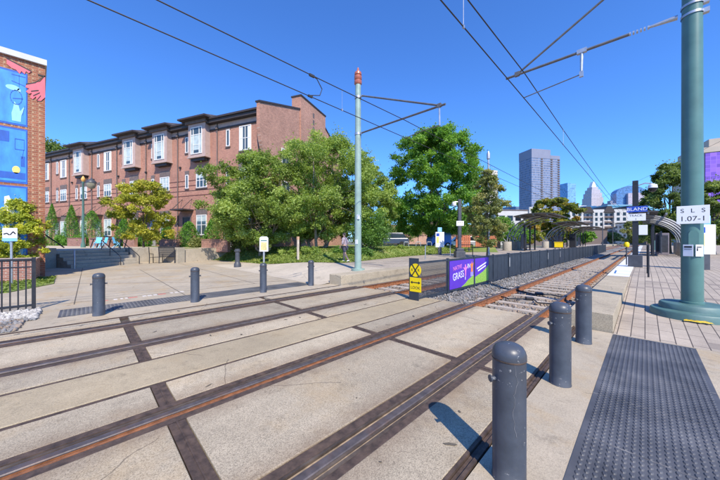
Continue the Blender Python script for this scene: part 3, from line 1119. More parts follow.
# terrace in front of the townhouses, with its stair down to the plaza
TZ = 1.05
def quad_prism(tn, z0, z1):
    b = MB()
    p = [FW(t, n) for t, n in tn]
    return b.prism(p, 'z', z0, z1)
b = quad_prism([(5.6, 8.5), (5.6, 15.2), (60, 15.2), (60, -0.5), (1.9, -0.5), (1.9, 6.75), (5.6, 6.75)], -0.4, TZ)
struct(b.build('terrace', M['walk']))
# planting bed soil and grass along the terrace edge and the facade
b = quad_prism([(2.0, -0.4), (2.0, 3.1), (58, 3.1), (58, -0.4)], TZ - 0.1, TZ + 0.02)
b2 = quad_prism([(2.2, 5.0), (2.2, 6.6), (8.5, 6.6), (8.5, 5.0)], TZ - 0.1, TZ + 0.03)
b.add(b2.v, b2.f)
struct(b.build('planting_bed', M['lawn']))
#@@2

# ================================================================== BUILDINGS
# --- townhouse row
W_C = [2.04, 8.0, 13.8, 19.3, 24.6, 30.0, 35.0, 39.7, 44.9, 50.2, 55.4]
W_T = ['win', 'bay', 'bay', 'bay', 'win', 'bay', 'win', 'win', 'bay', 'win', 'win']
N_C = [4.28, 10.2, 15.85, 21.3, 26.6, 31.65, 36.6, 41.6, 47.0, 52.4]
LEN = 58.0
EAVE = 14.1
th = thing('townhouse_row', 'long three-storey red brick townhouse row with bay windows and a dark eave', 'building', (COR.x, COR.y, 0), FANG)
b = MB()
b.bx(0, LEN, -17.5, 0, 0, EAVE - 0.75)
b.build('brick_wall', M['gbrick'], th)
b = MB()
for z in (6.55, 7.1, 7.65, 8.2):
    b.bx(0.4, LEN, 0.0, 0.022, z, z + 0.075)
b.build('brick_band', mat('dark_brick_band', (0.13, 0.055, 0.045), 0.85, 0, 0.2, 4), th)
b = MB()
b.bx(0.02, LEN, -0.3, 0.05, EAVE - 0.75, EAVE - 0.30)
b.build('stone_band', M['pinkstone'], th)
b = MB()
b.bx(0.02, LEN, 0.0, 0.10, EAVE - 0.92, EAVE - 0.77)
b.bx(0.0, LEN, -1.0, 0.55, EAVE - 0.30, EAVE + 0.02)
b.bx(0.0, LEN, -1.0, 0.70, EAVE + 0.02, EAVE + 0.20)
b.build('cornice', M['trimbrown'], th)
b = MB()
b.prism([(0.70, EAVE + 0.2), (-8.75, EAVE + 2.0), (-18.2, EAVE + 0.2)], 'x', 0.45, LEN)
b.build('roof', M['roof'], th)
# gable end wall towards the station, with the chimney mass rising through it
b = MB()
gp = [(0.75, EAVE + 0.55), (0.75, 12.4), (0.55, 11.2), (0.25, 10.2), (0.0, 9.6), (0.0, 0.0), (-17.5, 0), (-17.5, EAVE), (-11.9, EAVE + 2.9), (-5.9, EAVE + 2.75)]
b.prism(gp, 'x', -0.36, -0.003)
b.bx(-0.50, 0.75, -11.85, -5.95, 0.0, 18.45)
b.build('gable_wall', M['gbricky'], th)
b = MB()
for (y0, z0), (y1, z1) in (((0.83, EAVE + 0.55), (-5.93, EAVE + 2.77)), ((-11.87, EAVE + 2.92), (-17.6, EAVE + 0.0))):
    d = math.hypot(y1 - y0, z1 - z0)
    b.ob((-0.18, (y0 + y1) / 2, (z0 + z1) / 2 + 0.08), (0.52, d, 0.16), 0, 0, math.atan2(z1 - z0, y1 - y0) if y1 > y0 else -math.atan2(z1 - z0, y0 - y1))
b.bx(-0.58, 0.83, -11.93, -5.87, 18.45, 18.60)
b.build('coping', M['trimbrown'], th)
b = MB()
for q in range(3):
    b.bx(-0.515, -0.49, -8.95, -8.55, 15.3 + q * 0.85, 15.3 + q * 0.85 + 0.6)
b.build('chimney_vent', M['lintel'], th)
# windows on the gable, half hidden by the trees
def window(t, w, z0, z1, n0=0.0, cols=2, rows=2, lintel=True, tall=False, side=0):
    f = MB()
    fw = 0.085
    f.bx(t - w / 2, t - w / 2 + fw, n0, n0 + 0.07, z0, z1)
    f.bx(t + w / 2 - fw, t + w / 2, n0, n0 + 0.07, z0, z1)
    f.bx(t - w / 2 + fw, t + w / 2 - fw, n0, n0 + 0.07, z0, z0 + fw)
    f.bx(t - w / 2 + fw, t + w / 2 - fw, n0, n0 + 0.07, z1 - fw, z1)
    for c in range(1, cols):
        x = t - w / 2 + w * c / cols
        f.bx(x - 0.035, x + 0.035, n0, n0 + 0.06, z0 + fw, z1 - fw)
    for r in range(1, rows):
        z = z0 + (z1 - z0) * r / rows
        f.bx(t - w / 2 + fw, t + w / 2 - fw, n0 + 0.003, n0 + 0.052, z - 0.028, z + 0.028)
    o = f.build('window', M['winframe'], th)
    g = MB()
    g.bx(t - w / 2 + 0.04, t + w / 2 - 0.04, n0 + 0.004, n0 + 0.03, z0 + 0.04, z1 - 0.04)
    g.build('pane', M['glass'], o)
    if tall:
        g = MB()
        g.bx(t - w / 2 + 0.1, t - w / 2 + w * 0.30, n0 + 0.031, n0 + 0.036, z0 + 0.1, z1 - 0.1)
        g.bx(t + w / 2 - w * 0.30, t + w / 2 - 0.1, n0 + 0.031, n0 + 0.036, z0 + 0.1, z1 - 0.1)
        g.build('curtain', M['winframe'], o)
    elif w > 1:
        g = MB()
        h = (z1 - z0) * random.Random(int(t * 10 + z0)).uniform(0.2, 0.75)
        g.bx(t - w / 2 + 0.09, t + w / 2 - 0.09, n0 + 0.031, n0 + 0.036, z1 - 0.09 - h, z1 - 0.09)
        g.build('blind', M['blind'], o)
    if lintel:
        g = MB()
        g.bx(t - w / 2 - 0.08, t + w / 2 + 0.08, n0, n0 + 0.05, z1, z1 + (0.65 if w > 1 else 0.42))
        g.build('lintel', M['lintel'], o)
    g = MB()
    g.bx(t - w / 2 - 0.08, t + w / 2 + 0.08, n0, n0 + 0.11, z0 - 0.12, z0 - 0.003)
    g.build('sill', M['lintel'], o)
    return o
for t, ty in zip(W_C, W_T):
    window(t, 1.55, 7.35, 8.95, cols=3, rows=2)
    window(t, 1.5, 2.3, 4.45, cols=2, rows=2)
    if ty == 'win':
        window(t, 1.5, 10.65, 13.1, cols=2, rows=2, lintel=False, tall=True)
    else:
        bw, n1 = 2.45, 0.62
        g = MB()
        g.bx(t - bw / 2, t + bw / 2, 0, n1, 10.55, 13.95)
        g.bx(t - bw / 2 - 0.08, t + bw / 2 + 0.08, 0, n1 + 0.08, 10.40, 10.55)
        bo = g.build('bay_window', M['pinkstone'], th)
        g = MB()
        g.bx(t - bw / 2 + 0.25, t + bw / 2 - 0.25, 0, n1 - 0.12, 10.12, 10.40)
        g.build('bay_corbel', M['trimbrown'], bo)
        f = MB()
        w, z0, z1, n0 = 1.62, 10.78, 13.6, n1
        for x in (-w / 2, -0.46, 0.40, w / 2 - 0.07):
            f.bx(t + x, t + x + 0.07, n0, n0 + 0.06, z0, z1)
        f.bx(t - w / 2 + 0.07, t + w / 2 - 0.07, n0 + 0.002, n0 + 0.055, z0, z0 + 0.09)
        f.bx(t - w / 2 + 0.07, t + w / 2 - 0.07, n0 + 0.002, n0 + 0.055, z1 - 0.09, z1)
        f.bx(t - w / 2 + 0.07, t + w / 2 - 0.07, n0 + 0.002, n0 + 0.055, 12.75, 12.83)
        f.bx(t - 0.39, t + 0.40, n0 + 0.002, n0 + 0.05, 11.7, 11.76)
        f.build('bay_frame', M['winframe'], bo)
        f = MB()
        f.bx(t - w / 2 + 0.02, t + w / 2 - 0.02, n0 + 0.001, n0 + 0.02, z0 + 0.02, z1 - 0.02)
        f.build('pane', M['glass'], bo)
        f = MB()
        f.bx(t - 0.38, t + 0.39, n0 + 0.021, n0 + 0.026, 11.2, 12.75)
        f.bx(t - w / 2 + 0.08, t - 0.47, n0 + 0.021, n0 + 0.026, 10.9, 12.75)
        f.bx(t + 0.48, t + w / 2 - 0.08, n0 + 0.021, n0 + 0.026, 10.9, 12.75)
        f.build('blind', M['blind'], bo)
        g = MB()      # low hipped roof over the bay
        e, zt = 1.95, 14.42
        g.bx(t - e, t + e, -2.5, n1 + 0.72, zt - 0.16, zt)
        g.build('bay_eave', M['trimbrown'], bo)
        g = MB()
        vs = [(t - e + .02, -7.0, zt), (t + e - .02, -7.0, zt), (t + e - .02, n1 + 0.70, zt), (t - e + .02, n1 + 0.70, zt), (t - 0.35, -3.0, zt + 1.65), (t + 0.35, -3.0, zt + 1.65)]
        g.add(vs, [(0, 3, 4), (3, 2, 5, 4), (2, 1, 5), (1, 0, 4, 5), (0, 1, 2, 3)])
        g.build('bay_roof', M['roof'], bo)
        g = MB()
        g.bx(t - bw / 2 - 0.25, t + bw / 2 + 0.25, 0.0, n1 + 0.2, 13.953, zt - 0.163)
        g.build('bay_cornice', M['lintel'], bo)
for i, t in enumerate(N_C):
    window(t, 0.46, 11.3, 13.0, cols=1, rows=1)
    window(t, 0.46, 7.4, 8.9, cols=1, rows=1)
    d = MB()
    d.bx(t - 0.55, t + 0.55, 0.0, 0.05, 1.05, 4.2)
    do = d.build('door', M['door'] if i % 2 == 0 else M['trimbrown'], th)
    d = MB()
    d.bx(t - 0.66, t - 0.553, 0.0, 0.08, 1.05, 4.3)
    d.bx(t + 0.553, t + 0.66, 0.0, 0.08, 1.05, 4.3)
    d.bx(t - 0.553, t + 0.553, 0.0, 0.08, 4.2, 4.3)
    d.build('door_frame', M['lintel'], do)
    d = MB()
    d.lathe([(0.03, 0), (0.03, 0.05)], 8, (t - 0.42, 0.07, 2.2))
    d.build('handle', M['galv'], do)
    a = MB()
    a.bx(t - 1.0, t + 1.0, 0.0, 1.25, 4.92, 5.06)
    ao = a.build('awning', M['trimbrown'], th)
    for s in (-0.75, 0.75):
        a = MB()
        a.tube([(t + s, 0.0, 6.25), (t + s, 1.15, 5.06)], 0.035, 6)
        a.build('awning_rod', M['trimbrown'], ao)
for t in (0.35, 5.7, 11.6, 17.0, 22.6, 28.0, 33.4, 38.2, 43):
    d = MB()
    d.tube([(t, 0.09, 1.0), (t, 0.09, EAVE - 0.3)], 0.055, 6)
    d.ob((t, 0.12, EAVE - 0.75), (0.24, 0.2, 0.28))
    d.build('downpipe', M['lintel'], th)
for t in (5.3, 11.2, 17.0, 22.3, 27.6, 32.7):
    d = MB()
    d.ob((t, 0.09, 9.75), (0.2, 0.16, 0.2))
    d.build('wall_light', M['ink'], th)
for y0 in (-3.2, -14.5):
    for z0 in (2.4, 6.2, 9.6):
        f = MB()
        f.bx(-0.43, -0.364, y0 - 0.7, y0 + 0.7, z0, z0 + 1.8)
        o = f.build('window', M['winframe'], th)
        for s in (-1, 1):
            f = MB()
            f.bx(-0.445, -0.432, y0 + s * 0.315 - 0.285, y0 + s * 0.315 + 0.285, z0 + 0.1, z0 + 1.7)
            f.build('pane', M['glass'], o)

# low brick planter walls along the terrace
walls = [(161, 178, 240, 'low brick planter wall partly behind the dark metal bench'), (203, 229, 240, 'low brick planter wall under the rounded conifers by the path'), (69, 84, 232, 'low brick pier left of the street lamp'), (91, 112, 232, 'long low brick wall right of the street lamp'), (125, 136, 232.5, 'short low brick wall behind the yellow tree')]
for p0, p1, py, lab in walls:
    t0, t1 = FT(p1, 3.4), FT(p0, 3.4)
    zt = 1.95 if p0 < 150 else 1.75
    o = thing('brick_planter_wall', lab, 'wall', (*FW((t0 + t1) / 2, 3.4), 0.9), FANG, 'low brick walls before the townhouses')
    w = (t1 - t0) / 2
    b = MB(); b.bx(-w, w, -0.16, 0.16, -0.2, zt - 0.9); b.build('brickwork', M['lowbrick'], o)
    b = MB(); b.bx(-w - .03, w + .03, -0.2, 0.2, zt - 0.897, zt - 0.83); b.build('coping', M['lowbrick'], o)

# --- mural building at the left edge
mx, my = -19.3, -1.3
mb = thing('mural_building', 'brown brick building with a blue mural and white parapet at the left edge', 'building', (mx, my, 0))
b = MB()
b.prism([(0, 0), (0, -26), (-5, -26), (-5, -0.4)], 'z', -0.2, 9.68)
b.build('brick_wall', M['mbrick'], mb)
b = MB()
b.prism([(0.12, 0.06), (0.12, -26), (-5, -26), (-5, -0.35)], 'z', 9.68, 9.93)
b.build('parapet', mat('parapet_white', (0.55, 0.55, 0.55), 0.6, 0, 0.08, 1), mb)
b = MB()
# three framed panels of the mural, painted boards on the wall
def plate(b, y0, y1, z0, z1, x, mi):
    b.bx(0.0, x, y0, y1, z0, z1, mi)
mur = MB()
for z0, z1 in ((6.72, 9.10), (4.18, 6.60), (0.9, 4.06)):
    plate(mur, -60, -1.62, z0, z1, 0.012, 1)
    plate(mur, -59.9, -1.74, z0 + 0.08, z1 - 0.08, 0.020, 0)
mo = mur.build('mural', [M['mblue'], M['mdark']], mb)
mo.scale = (1, 0.325, 1)
def remap(z, wing=False):
    if wing:
        return 8.0 + (z - 6.95) * 0.60
    if z > 5.25:
        return 6.75 + (z - 5.35) * 0.72
    if z > 3.0:
        return 4.2 + (z - 3.05) * 1.13
    return 1.0 + (z - 0.4) * 1.22
def flat(parts, m, x0=0.021, x1=0.027, nm='mural_figure'):
    for p in parts:
        q = MB()
        q.prism([(a, remap(z, nm == 'mural_wing')) for a, z in p], 'x', x0, x1)
        q.build(nm, m, mo)
def blob(cy, cz, ry, rz, n=18, j=0.0, seed=1, a0=0):
    r = random.Random(seed)
    return [(cy + math.cos(6.2832 * k / n + a0) * ry * (1 + r.uniform(-j, j)), cz + math.sin(6.2832 * k / n + a0) * rz * (1 + r.uniform(-j, j))) for k in range(n)]
# pale animal sitting with its tail raised, and dish below
flat([[(-2.95, 5.55), (-3.0, 6.0), (-2.85, 6.35), (-2.75, 6.75), (-2.55, 6.55), (-2.4, 6.55), (-2.25, 6.2), (-1.95, 6.5), (-1.85, 6.45), (-2.15, 5.95), (-2.2, 5.55)],
      blob(-2.9, 7.55, 0.6, 0.16), blob(-2.35, 7.45, 0.16, 0.13)], M['mlight'])
flat([blob(-2.6, 3.55, 0.34, 0.15)], M['myellow'])
flat([[(-3.6, 0.9), (-3.6, 2.5), (-3.2, 2.55), (-2.5, 1.75), (-2.62, 1.6), (-2.8, 1.66), (-2.86, 1.5), (-3.1, 1.55)]], mat('mural_cream', (0.82, 0.80, 0.66), 0.6, 0, 0.05, 4))
flat([[(-4.6, 0.42), (-4.6, 0.75), (-2.0, 0.82), (-2.0, 0.44)]], M['mlight'])
flat([[(-4.6, 3.2), (-4.6, 3.45), (-1.8, 3.45), (-1.8, 3.2)], [(-2.2, 3.7), (-2.2, 4.1), (-1.85, 4.1), (-1.85, 3.7)], [(-4.3, 4.6), (-4.3, 5.0), (-3.2, 5.0), (-3.2, 4.6)]], M['mdark'])
q = MB()
for (y0, z0, y1, z1) in ((-2.7, 4.35, -1.9, 4.35), (-2.7, 4.75, -1.9, 4.75), (-2.7, 4.35, -2.7, 4.75), (-1.9, 4.35, -1.9, 4.75), (-2.1, 4.0, -1.95, 4.35), (-3.0, 7.95, -1.8, 7.8), (-2.35, 7.7, -2.35, 8.4), (-3.0, 8.35, -1.8, 8.35), (-2.9, 6.9, -2.0, 7.0), (-2.05, 6.0, -1.85, 6.6), (-2.6, 2.3, -2.2, 2.35)):
    z0, z1 = remap(z0), remap(z1)
    d = math.hypot(y1 - y0, z1 - z0)
    q = MB()
    q.ob((0.024, (y0 + y1) / 2, (z0 + z1) / 2), (0.006, d, 0.035), 0, 0, math.atan2(z1 - z0, y1 - y0))
    q.build('mural_line', M['mdark'], mo)
q = MB()
for k in range(16):
    a = k / 16 * 6.28
    q.ob((0.024, -2.6 + 0.5 * math.cos(a), remap(7.0 + 0.42 * math.sin(a))), (0.006, 0.2, 0.03), 0, 0, a + 1.57)
q.build('mural_line', M['mdark'], mo)
# coral wings painted on the brick
flat([[(0.0, 8.95), (-0.45, 8.45), (-1.05, 8.2), (-1.7, 7.95), (-1.8, 7.75), (-1.45, 7.72), (-1.75, 7.45), (-1.5, 7.32), (-1.2, 7.45), (-1.4, 7.08), (-1.15, 6.98), (-0.85, 7.25), (-0.8, 6.95), (-0.4, 7.0), (0.0, 7.35)],
      [(-3.4, 9.45), (-1.3, 9.02), (-1.5, 8.85), (-1.75, 8.95), (-1.85, 8.70), (-2.15, 8.86), (-2.3, 8.62), (-2.6, 8.85), (-3.0, 8.9), (-3.4, 9.1)]], M['mcoral'], 0.022, 0.030, 'mural_wing')
q = MB()
for (y0, z0, y1, z1) in ((0.0, 8.98, -0.9, 8.28), (-0.9, 8.28, -1.75, 7.98), (-1.3, 7.55, -0.6, 7.75), (-1.1, 7.25, -0.5, 7.6), (-0.8, 6.95, -0.4, 7.4), (-3.4, 9.48, -1.25, 9.04), (-0.7, 8.95, 0.0, 8.95)):
    z0, z1 = remap(z0, True), remap(z1, True)
    d = math.hypot(y1 - y0, z1 - z0)
    q.ob((0.033, (y0 + y1) / 2, (z0 + z1) / 2), (0.006, d, 0.05), 0, 0, math.atan2(z1 - z0, y1 - y0))
q.build('mural_outline', M['ink'], mo)

# brick planter before it
pl = thing('brick_planter', 'low brick planter in front of the mural wall holding a golden shrub', 'planter', (-18.1, -1.45, 0))
b = MB()
b.bx(-1.15, 0.55, -9, 0, -0.2, 0.86)
b.build('brickwork', M['lowbrick'], pl)
b = MB()
b.bx(-1.15, 0.58, -9, 0.03, 0.862, 0.93)
b.build('coping', M['lowbrick'], pl)

# grass strip and gravel by the left fence
b = MB()
b.prism([(-18.6, -0.95), (-15.9, -0.85), (-14.2, -1.75), (-14.0, -8), (-18.6, -8)], 'z', 0.0, 0.03)
struct(b.build('grass_strip', M['lawn']))
rng = np.random.default_rng(5)
n = 3500
x = rng.uniform(-18.5, -14.1, n); y = rng.uniform(-7, -0.9, n)
k = (y < -0.95 - (x + 15.9) * 0.52) | (x < -15.9)
xyz = np.stack([x, y, 0 * x + 0.07], 1)[k]
nr = rand_unit(rng, len(xyz)) * 0.9 + np.array([0, 0, 0.5]); nr /= np.linalg.norm(nr, axis=1)[:, None]
o = leafmesh('grass', xyz, nr, 0.08 + 0.1 * rng.random(len(xyz)), 0.4 + 0.2 * rng.normal(size=len(xyz)), M['blade'], rng, None, 0.4)
tag(o, 'small patch of grass below the brick planter at the left edge', 'grass', kind='stuff')
n = 9000
x = rng.uniform(-10.15, -8.05, n); y = -0.75 - 7 * rng.random(n) ** 1.4
y = np.where(x > -8.9, y - 0.15, y)
w = x < -9.0 - 0.25 * np.sin(y * 4)
stones('white_riprap', rng, np.stack([x, y, 0.015 + 0 * x + 0.02 * rng.random(n)], 1)[w], 0.02, 0.06, [M['stone_white']], 'white crushed stone under the black railing at the left edge')
stones('grey_gravel', rng, np.stack([x, y, 0.01 + 0 * x + 0.01 * rng.random(n)], 1)[~w], 0.02, 0.05, [M['stone_grey'], M['stone_rust']], 'grey gravel between the white stones and the crossing edge')

# --- stair and walls between plaza and terrace
st = thing('stone_stair', 'wide concrete stair from the plaza up to the brick terrace', 'stair', (*FW(3.7, 10.5), 0), FANG)
NS = 5
for i in range(NS):
    b = MB()
    b.bx(0.42 * i, 2.4, -1.95, 1.85, TZ / NS * i - (0.3 if i == 0 else 0.0) + (0.001 if i else 0), TZ / NS * (i + 1) - (0.004 if i == NS - 1 else 0))
    b.build('step', M['wallconc'], st, bevel=0.02)
b = MB()
p = [FW(5.25, 12.37), FW(5.25, 15.5), FW(5.65, 15.5), FW(5.65, 12.37)]
b.prism(p, 'z', -0.3, TZ + 0.16)
o = b.build('retaining_wall', M['wallconc'], bevel=0.02)
tag(o, 'shaded concrete retaining wall left of the stair beside the golden shrub', 'wall')
b = MB()
p = [FW(5.7, 8.48), FW(5.7, 6.55), FW(1.75, 6.55), FW(1.75, 7.15), FW(4.95, 7.15), FW(4.95, 8.48)]
b.prism(p, 'z', -0.3, TZ + 0.10)
o = b.build('planter_wall', M['wallconc'], bevel=0.02)
tag(o, 'pale concrete planter wall behind the dark metal bench', 'wall')
for n_, lab in ((9.9, 'black slanted handrail on the right half of the stair'), (8.75, 'black slanted handrail at the right edge of the stair by the planter wall')):
    x, y = FW(3.45, n_)
    o = thing('handrail', lab, 'handrail', (x, y, 0), FANG, 'handrails of the concrete stair')
    b = MB(); b.tube([(0, 0, 0.0), (0, 0, 0.55), (0.25, 0, 0.72), (2.2, 0, 1.72), (2.2, 0, 1.05)], 0.026, 8); b.build('rail', M['black'], o)
    b = MB(); b.tube([(1.2, 0, 0.5), (1.2, 0, 1.18)], 0.022, 8); b.build('post', M['black'], o)
x, y = FW(5.3, 13.2)
rr = thing('guard_railing', 'black pipe railing on top of the shaded retaining wall', 'railing', (x, y, TZ + 0.16), FANG)
b = MB(); b.tube([(0, 2.0, 0.0), (0, 2.0, 0.95), (0, 1.85, 1.05), (0, 0.1, 1.1), (0, -0.1, 1.05), (0, -1.2, 0.02)], 0.035, 8); b.build('rail', M['black'], rr)
b = MB(); b.tube([(0, 0.1, 0), (0, 0.1, 1.08)], 0.035, 8); b.build('post', M['black'], rr)
b = MB(); b.tube([(0, 1.9, 0.5), (0, 0.1, 0.5)], 0.022, 8); b.build('midrail', M['black'], rr)
x, y = gr(74.5, 269)
b = MB(); b.lathe([(0.045, 0), (0.045, 1.08), (0.03, 1.1)], 12)
tag(b.build('slim_post', M['galv'], loc=(x, y, 0)), 'slim grey metal post standing before the shaded end of the stair', 'post')

# --- the city: towers far up the line
def tower(name, label, px, depth, w, d, z1, turn, m, parts=()):
    x, y = at(px, depth)
    o = thing(name, label, 'building', (x, y, 0), YAW + turn)
    b = MB(); b.bx(-w / 2, w / 2, -d / 2, d / 2, -1, z1); b.build('tower_body', m, o)
    for nm, boxes, mm in parts:
        b = MB()
        for q in boxes:
            b.bx(*q)
        b.build(nm, mm, o)
    return o
G1 = gridmat('tower_grid_mauve', (0.11, 0.16, 0.27), (0.25, 0.265, 0.34), 3.4, 2.6, 0.35, 0.30, 0.2)
G2 = gridmat('tower_grid_blue', (0.13, 0.30, 0.55), (0.25, 0.42, 0.62), 4.0, 3.2, 0.22, 0.15, 0.1)
G3 = gridmat('tower_grid_pale', (0.28, 0.28, 0.36), (0.50, 0.46, 0.48), 4.2, 3.6, 0.4, 0.45, 0.4)
G4 = gridmat('tower_grid_grey', (0.18, 0.19, 0.23), (0.62, 0.60, 0.58), 4.0, 3.0, 0.5, 0.3, 0.4)
G5 = gridmat('apartment_grid', (0.10, 0.12, 0.14), (0.66, 0.63, 0.59), 3.3, 3.4, 0.45, 0.45, 0.5)
GP = gridmat('purple_panel_grid', (0.26, 0.12, 0.66), (0.34, 0.19, 0.74), 1.5, 1.5, 0.1, 0.1, 0.4)
slab_m = mat('mauve_cladding', (0.22, 0.23, 0.30), 0.5, 0, 0.1, 0.05)
D = 420
t1 = tower('residential_tower', 'tall mauve glass residential tower with stepped top left of the wires', 539, D, 48, 24, 122, 0.20, G1,
           [('tower_crown', [(-24.2, 8, -12.2, 12.2, 122, 135)], slab_m),
            ('tower_side_block', [(8.01, 24.2, -12.3, 12.3, 122, 127)], slab_m),
            ('balcony_stack', [(-8.5, -5.5, -12.8, -12.01, 1 + 3.4 * i, 2.5 + 3.4 * i) for i in range(36)], M['lintel']),
            ('balcony_stack', [(8.2, 11.4, -12.8, -12.01, 1 + 3.4 * i, 2.5 + 3.4 * i) for i in range(36)], M['lintel']),
            ('balcony_stack', [(20.5, 24.1, -12.8, -12.01, 1 + 3.4 * i, 2.5 + 3.4 * i) for i in range(36)], M['lintel'])])
tower('glass_tower', 'slim pale blue glass tower just right of the mauve tower', 567, 700, 26, 24, 144, 0.25, G2)
tower('office_block', 'pale grey square office block left of the domed tower', 579.5, 900, 26, 24, 114, 0.1, G4)
tower('glass_tower', 'blue glass block directly below the domed tower', 588, 860, 34, 20, 108, -0.1, gridmat('tower_grid_deepblue', (0.04, 0.16, 0.36), (0.10, 0.24, 0.42), 4, 4, 0.2, 0.12, 0.1))
tower('office_block', 'low white office block right of the blue glass block', 601.5, 850, 33, 20, 102, -0.1, mat('white_cladding', (0.62, 0.61, 0.60), 0.5, 0, 0.1, 0.05))
tower('office_tower', 'distant grey office tower with a pointed top below the wires', 610, 1150, 42, 40, 140, 0.2, G3, [('tower_crown', [(-14, 14, -14, 14, 140, 155), (-6, 6, -6, 6, 155, 166)], slab_m)])
x, y = at(592.5, 1300)
o = thing('domed_tower', 'tall grey skyscraper with a tapering crowned top among the far towers', 'building', (x, y, 0), YAW)
b = MB()
for w, z0, z1 in ((29, -1, 175), (27, 175, 200), (24, 200, 222), (19.5, 222, 238), (14, 238, 250)):
    b.bx(-w, w, -w, w, z0, z1)
b.build('tower_body', G3, o)
b = MB()
b.prism([(-11, 250), (11, 250), (7.5, 262), (2.5, 276), (-2.5, 276), (-7.5, 262)], 'y', -8, 8)
for k in (-9, -5, 0, 5, 9):
    b.tube([(k, -8.5, 245), (k * 0.6, -7, 268)], 0.9, 6)
b.build('tower_crown', M['white'], o)
x, y = at(628, 1200)
o = thing('round_top_tower', 'blue and pinkish office tower with a rounded roof behind the blue station sign', 'building', (x, y, 0), YAW - 0.35)
b = MB()
arc = [(-48, 0), (48, 0)] + [(48 * math.cos(a), 205 + 30 * math.sin(a)) for a in [math.pi * k / 14 for k in range(15)]]
b.prism(arc, 'y', -20, 30)
b.build('tower_body', gridmat('tower_grid_teal', (0.07, 0.18, 0.38), (0.16, 0.26, 0.45), 4, 4, 0.2, 0.15, 0.1), o)
b = MB()
b.bx(-14, 40, -34, -20.1, 0, 202)
b.bx(18, 46, -38, -20.05, 0, 196)
b.build('tower_annex', gridmat('tower_grid_pink', (0.36, 0.33, 0.42), (0.52, 0.45, 0.49), 4, 4, 0.35, 0.4, 0.4), o)
tower('office_tower', 'pale beige tower mostly hidden behind the slim tree', 489, 380, 15, 15, 96, 0.3, gridmat('tower_grid_beige', (0.30, 0.27, 0.25), (0.60, 0.54, 0.46), 3.5, 3, 0.4, 0.4, 0.5))
tower('office_block', 'dark blue glass block low at the left foot of the mauve tower', 513, 500, 26, 20, 62, 0.1, gridmat('tower_grid_dusk', (0.07, 0.13, 0.24), (0.15, 0.21, 0.32), 4, 4, 0.25, 0.2, 0.2))
tower('glass_block', 'teal glass block with horizontal bands above the white apartments', 619, 560, 76, 40, 72, -0.05, gridmat('tower_grid_bands', (0.06, 0.19, 0.30), (0.22, 0.38, 0.48), 5, 400, 0.35, 0.0, 0.2))
tower('office_block', 'pale blue low block under the grey square office block', 582, 480, 50, 20, 50, 0.0, mat('pale_blue_cladding', (0.40, 0.46, 0.56), 0.5, 0, 0.1, 0.05))
# white low building behind the canopies
x, y = at(512, 170)
o = thing('low_building', 'long low white building behind the left station canopies', 'building', (x, y, 0), YAW + 0.1)
b = MB(); b.bx(-14, 14, -6, 6, -1, 19.5); b.bx(6, 14, -7, -6.01, -1, 21.5); b.build('white_wall', mat('dull_white_wall', (0.50, 0.49, 0.47), 0.7, 0, 0.1, 0.3), o)
b = MB()
for k in range(5):
    b.bx(-12 + k * 5, -8.5 + k * 5, -6.06, -6.003, 13.5, 16.5)
b.build('window', M['carglass'], o)
b = MB(); b.bx(-14.3, 14.3, -6.3, 6.3, 19.5, 20.0); b.build('roof', M['lintel'], o)
# apartment block with gables
x, y = at(601, 230)
o = thing('apartment_block', 'white apartment block with dark gables and balconies at the end of the tracks', 'building', (x, y, 0), YAW - 0.12)
WALLZ = 24
b = MB(); b.bx(-32, 22, -9, 9, -1, WALLZ); b.build('wall', G5, o)
for k, (x0, x1) in enumerate(((-30, -20), (-13, -5), (2, 12), (15, 21))):
    b = MB(); b.bx(x0, x1, -11, -9.02, -1, WALLZ + 2.5); b.build('bay', bpy.data.materials['dull_white_wall'], o)
    for q in range(6):
        for s in (0.18, 0.62):
            b = MB()
            b.bx(x0 + (x1 - x0) * s, x0 + (x1 - x0) * (s + 0.22), -11.06, -11.003, 1.5 + q * 4, 4 + q * 4)
            b.build('window', M['carglass'], o)
for x0, x1 in ((-20, -13), (-5, 2), (12, 15)):
    b = MB()
    for q in range(5):
        b.bx(x0 + .1, x1 - .1, -10.6, -9.02, 4 + q * 4, 4.35 + q * 4)
        b.bx(x0 + .1, x1 - .1, -10.6, -10.5, 4.36 + q * 4, 5.3 + q * 4)
    b.build('balcony', M['lintel'], o)
    b = MB()
    b.prism([(x0 - .8, WALLZ), (x1 + .8, WALLZ), ((x0 + x1) / 2 + 1.5, WALLZ + 5), ((x0 + x1) / 2 - 1.5, WALLZ + 5)], 'y', -11.2, 4)
    b.build('roof', M['trimbrown'], o)
# shops / rows further along the line, both sides
for px, dep, w, h_, lab, m_ in ((560, 150, 40, 7.5, 'low grey building behind the second left canopy', M['lintel']), (640, 210, 26, 15, 'pale building beyond the right platform canopy', G5), (661, 170, 30, 9, 'low brown building behind the right canopy', M['lintel'])):
    x, y = at(px, dep)
    o = thing('low_building', lab, 'building', (x, y, 0), YAW)
    b = MB(); b.bx(-w / 2, w / 2, -6, 6, -1, h_); b.build('wall', m_, o)
    b = MB(); b.bx(-w / 2 - .3, w / 2 + .3, -6.3, 6.3, h_, h_ + 0.5); b.build('roof', M['trimbrown'], o)
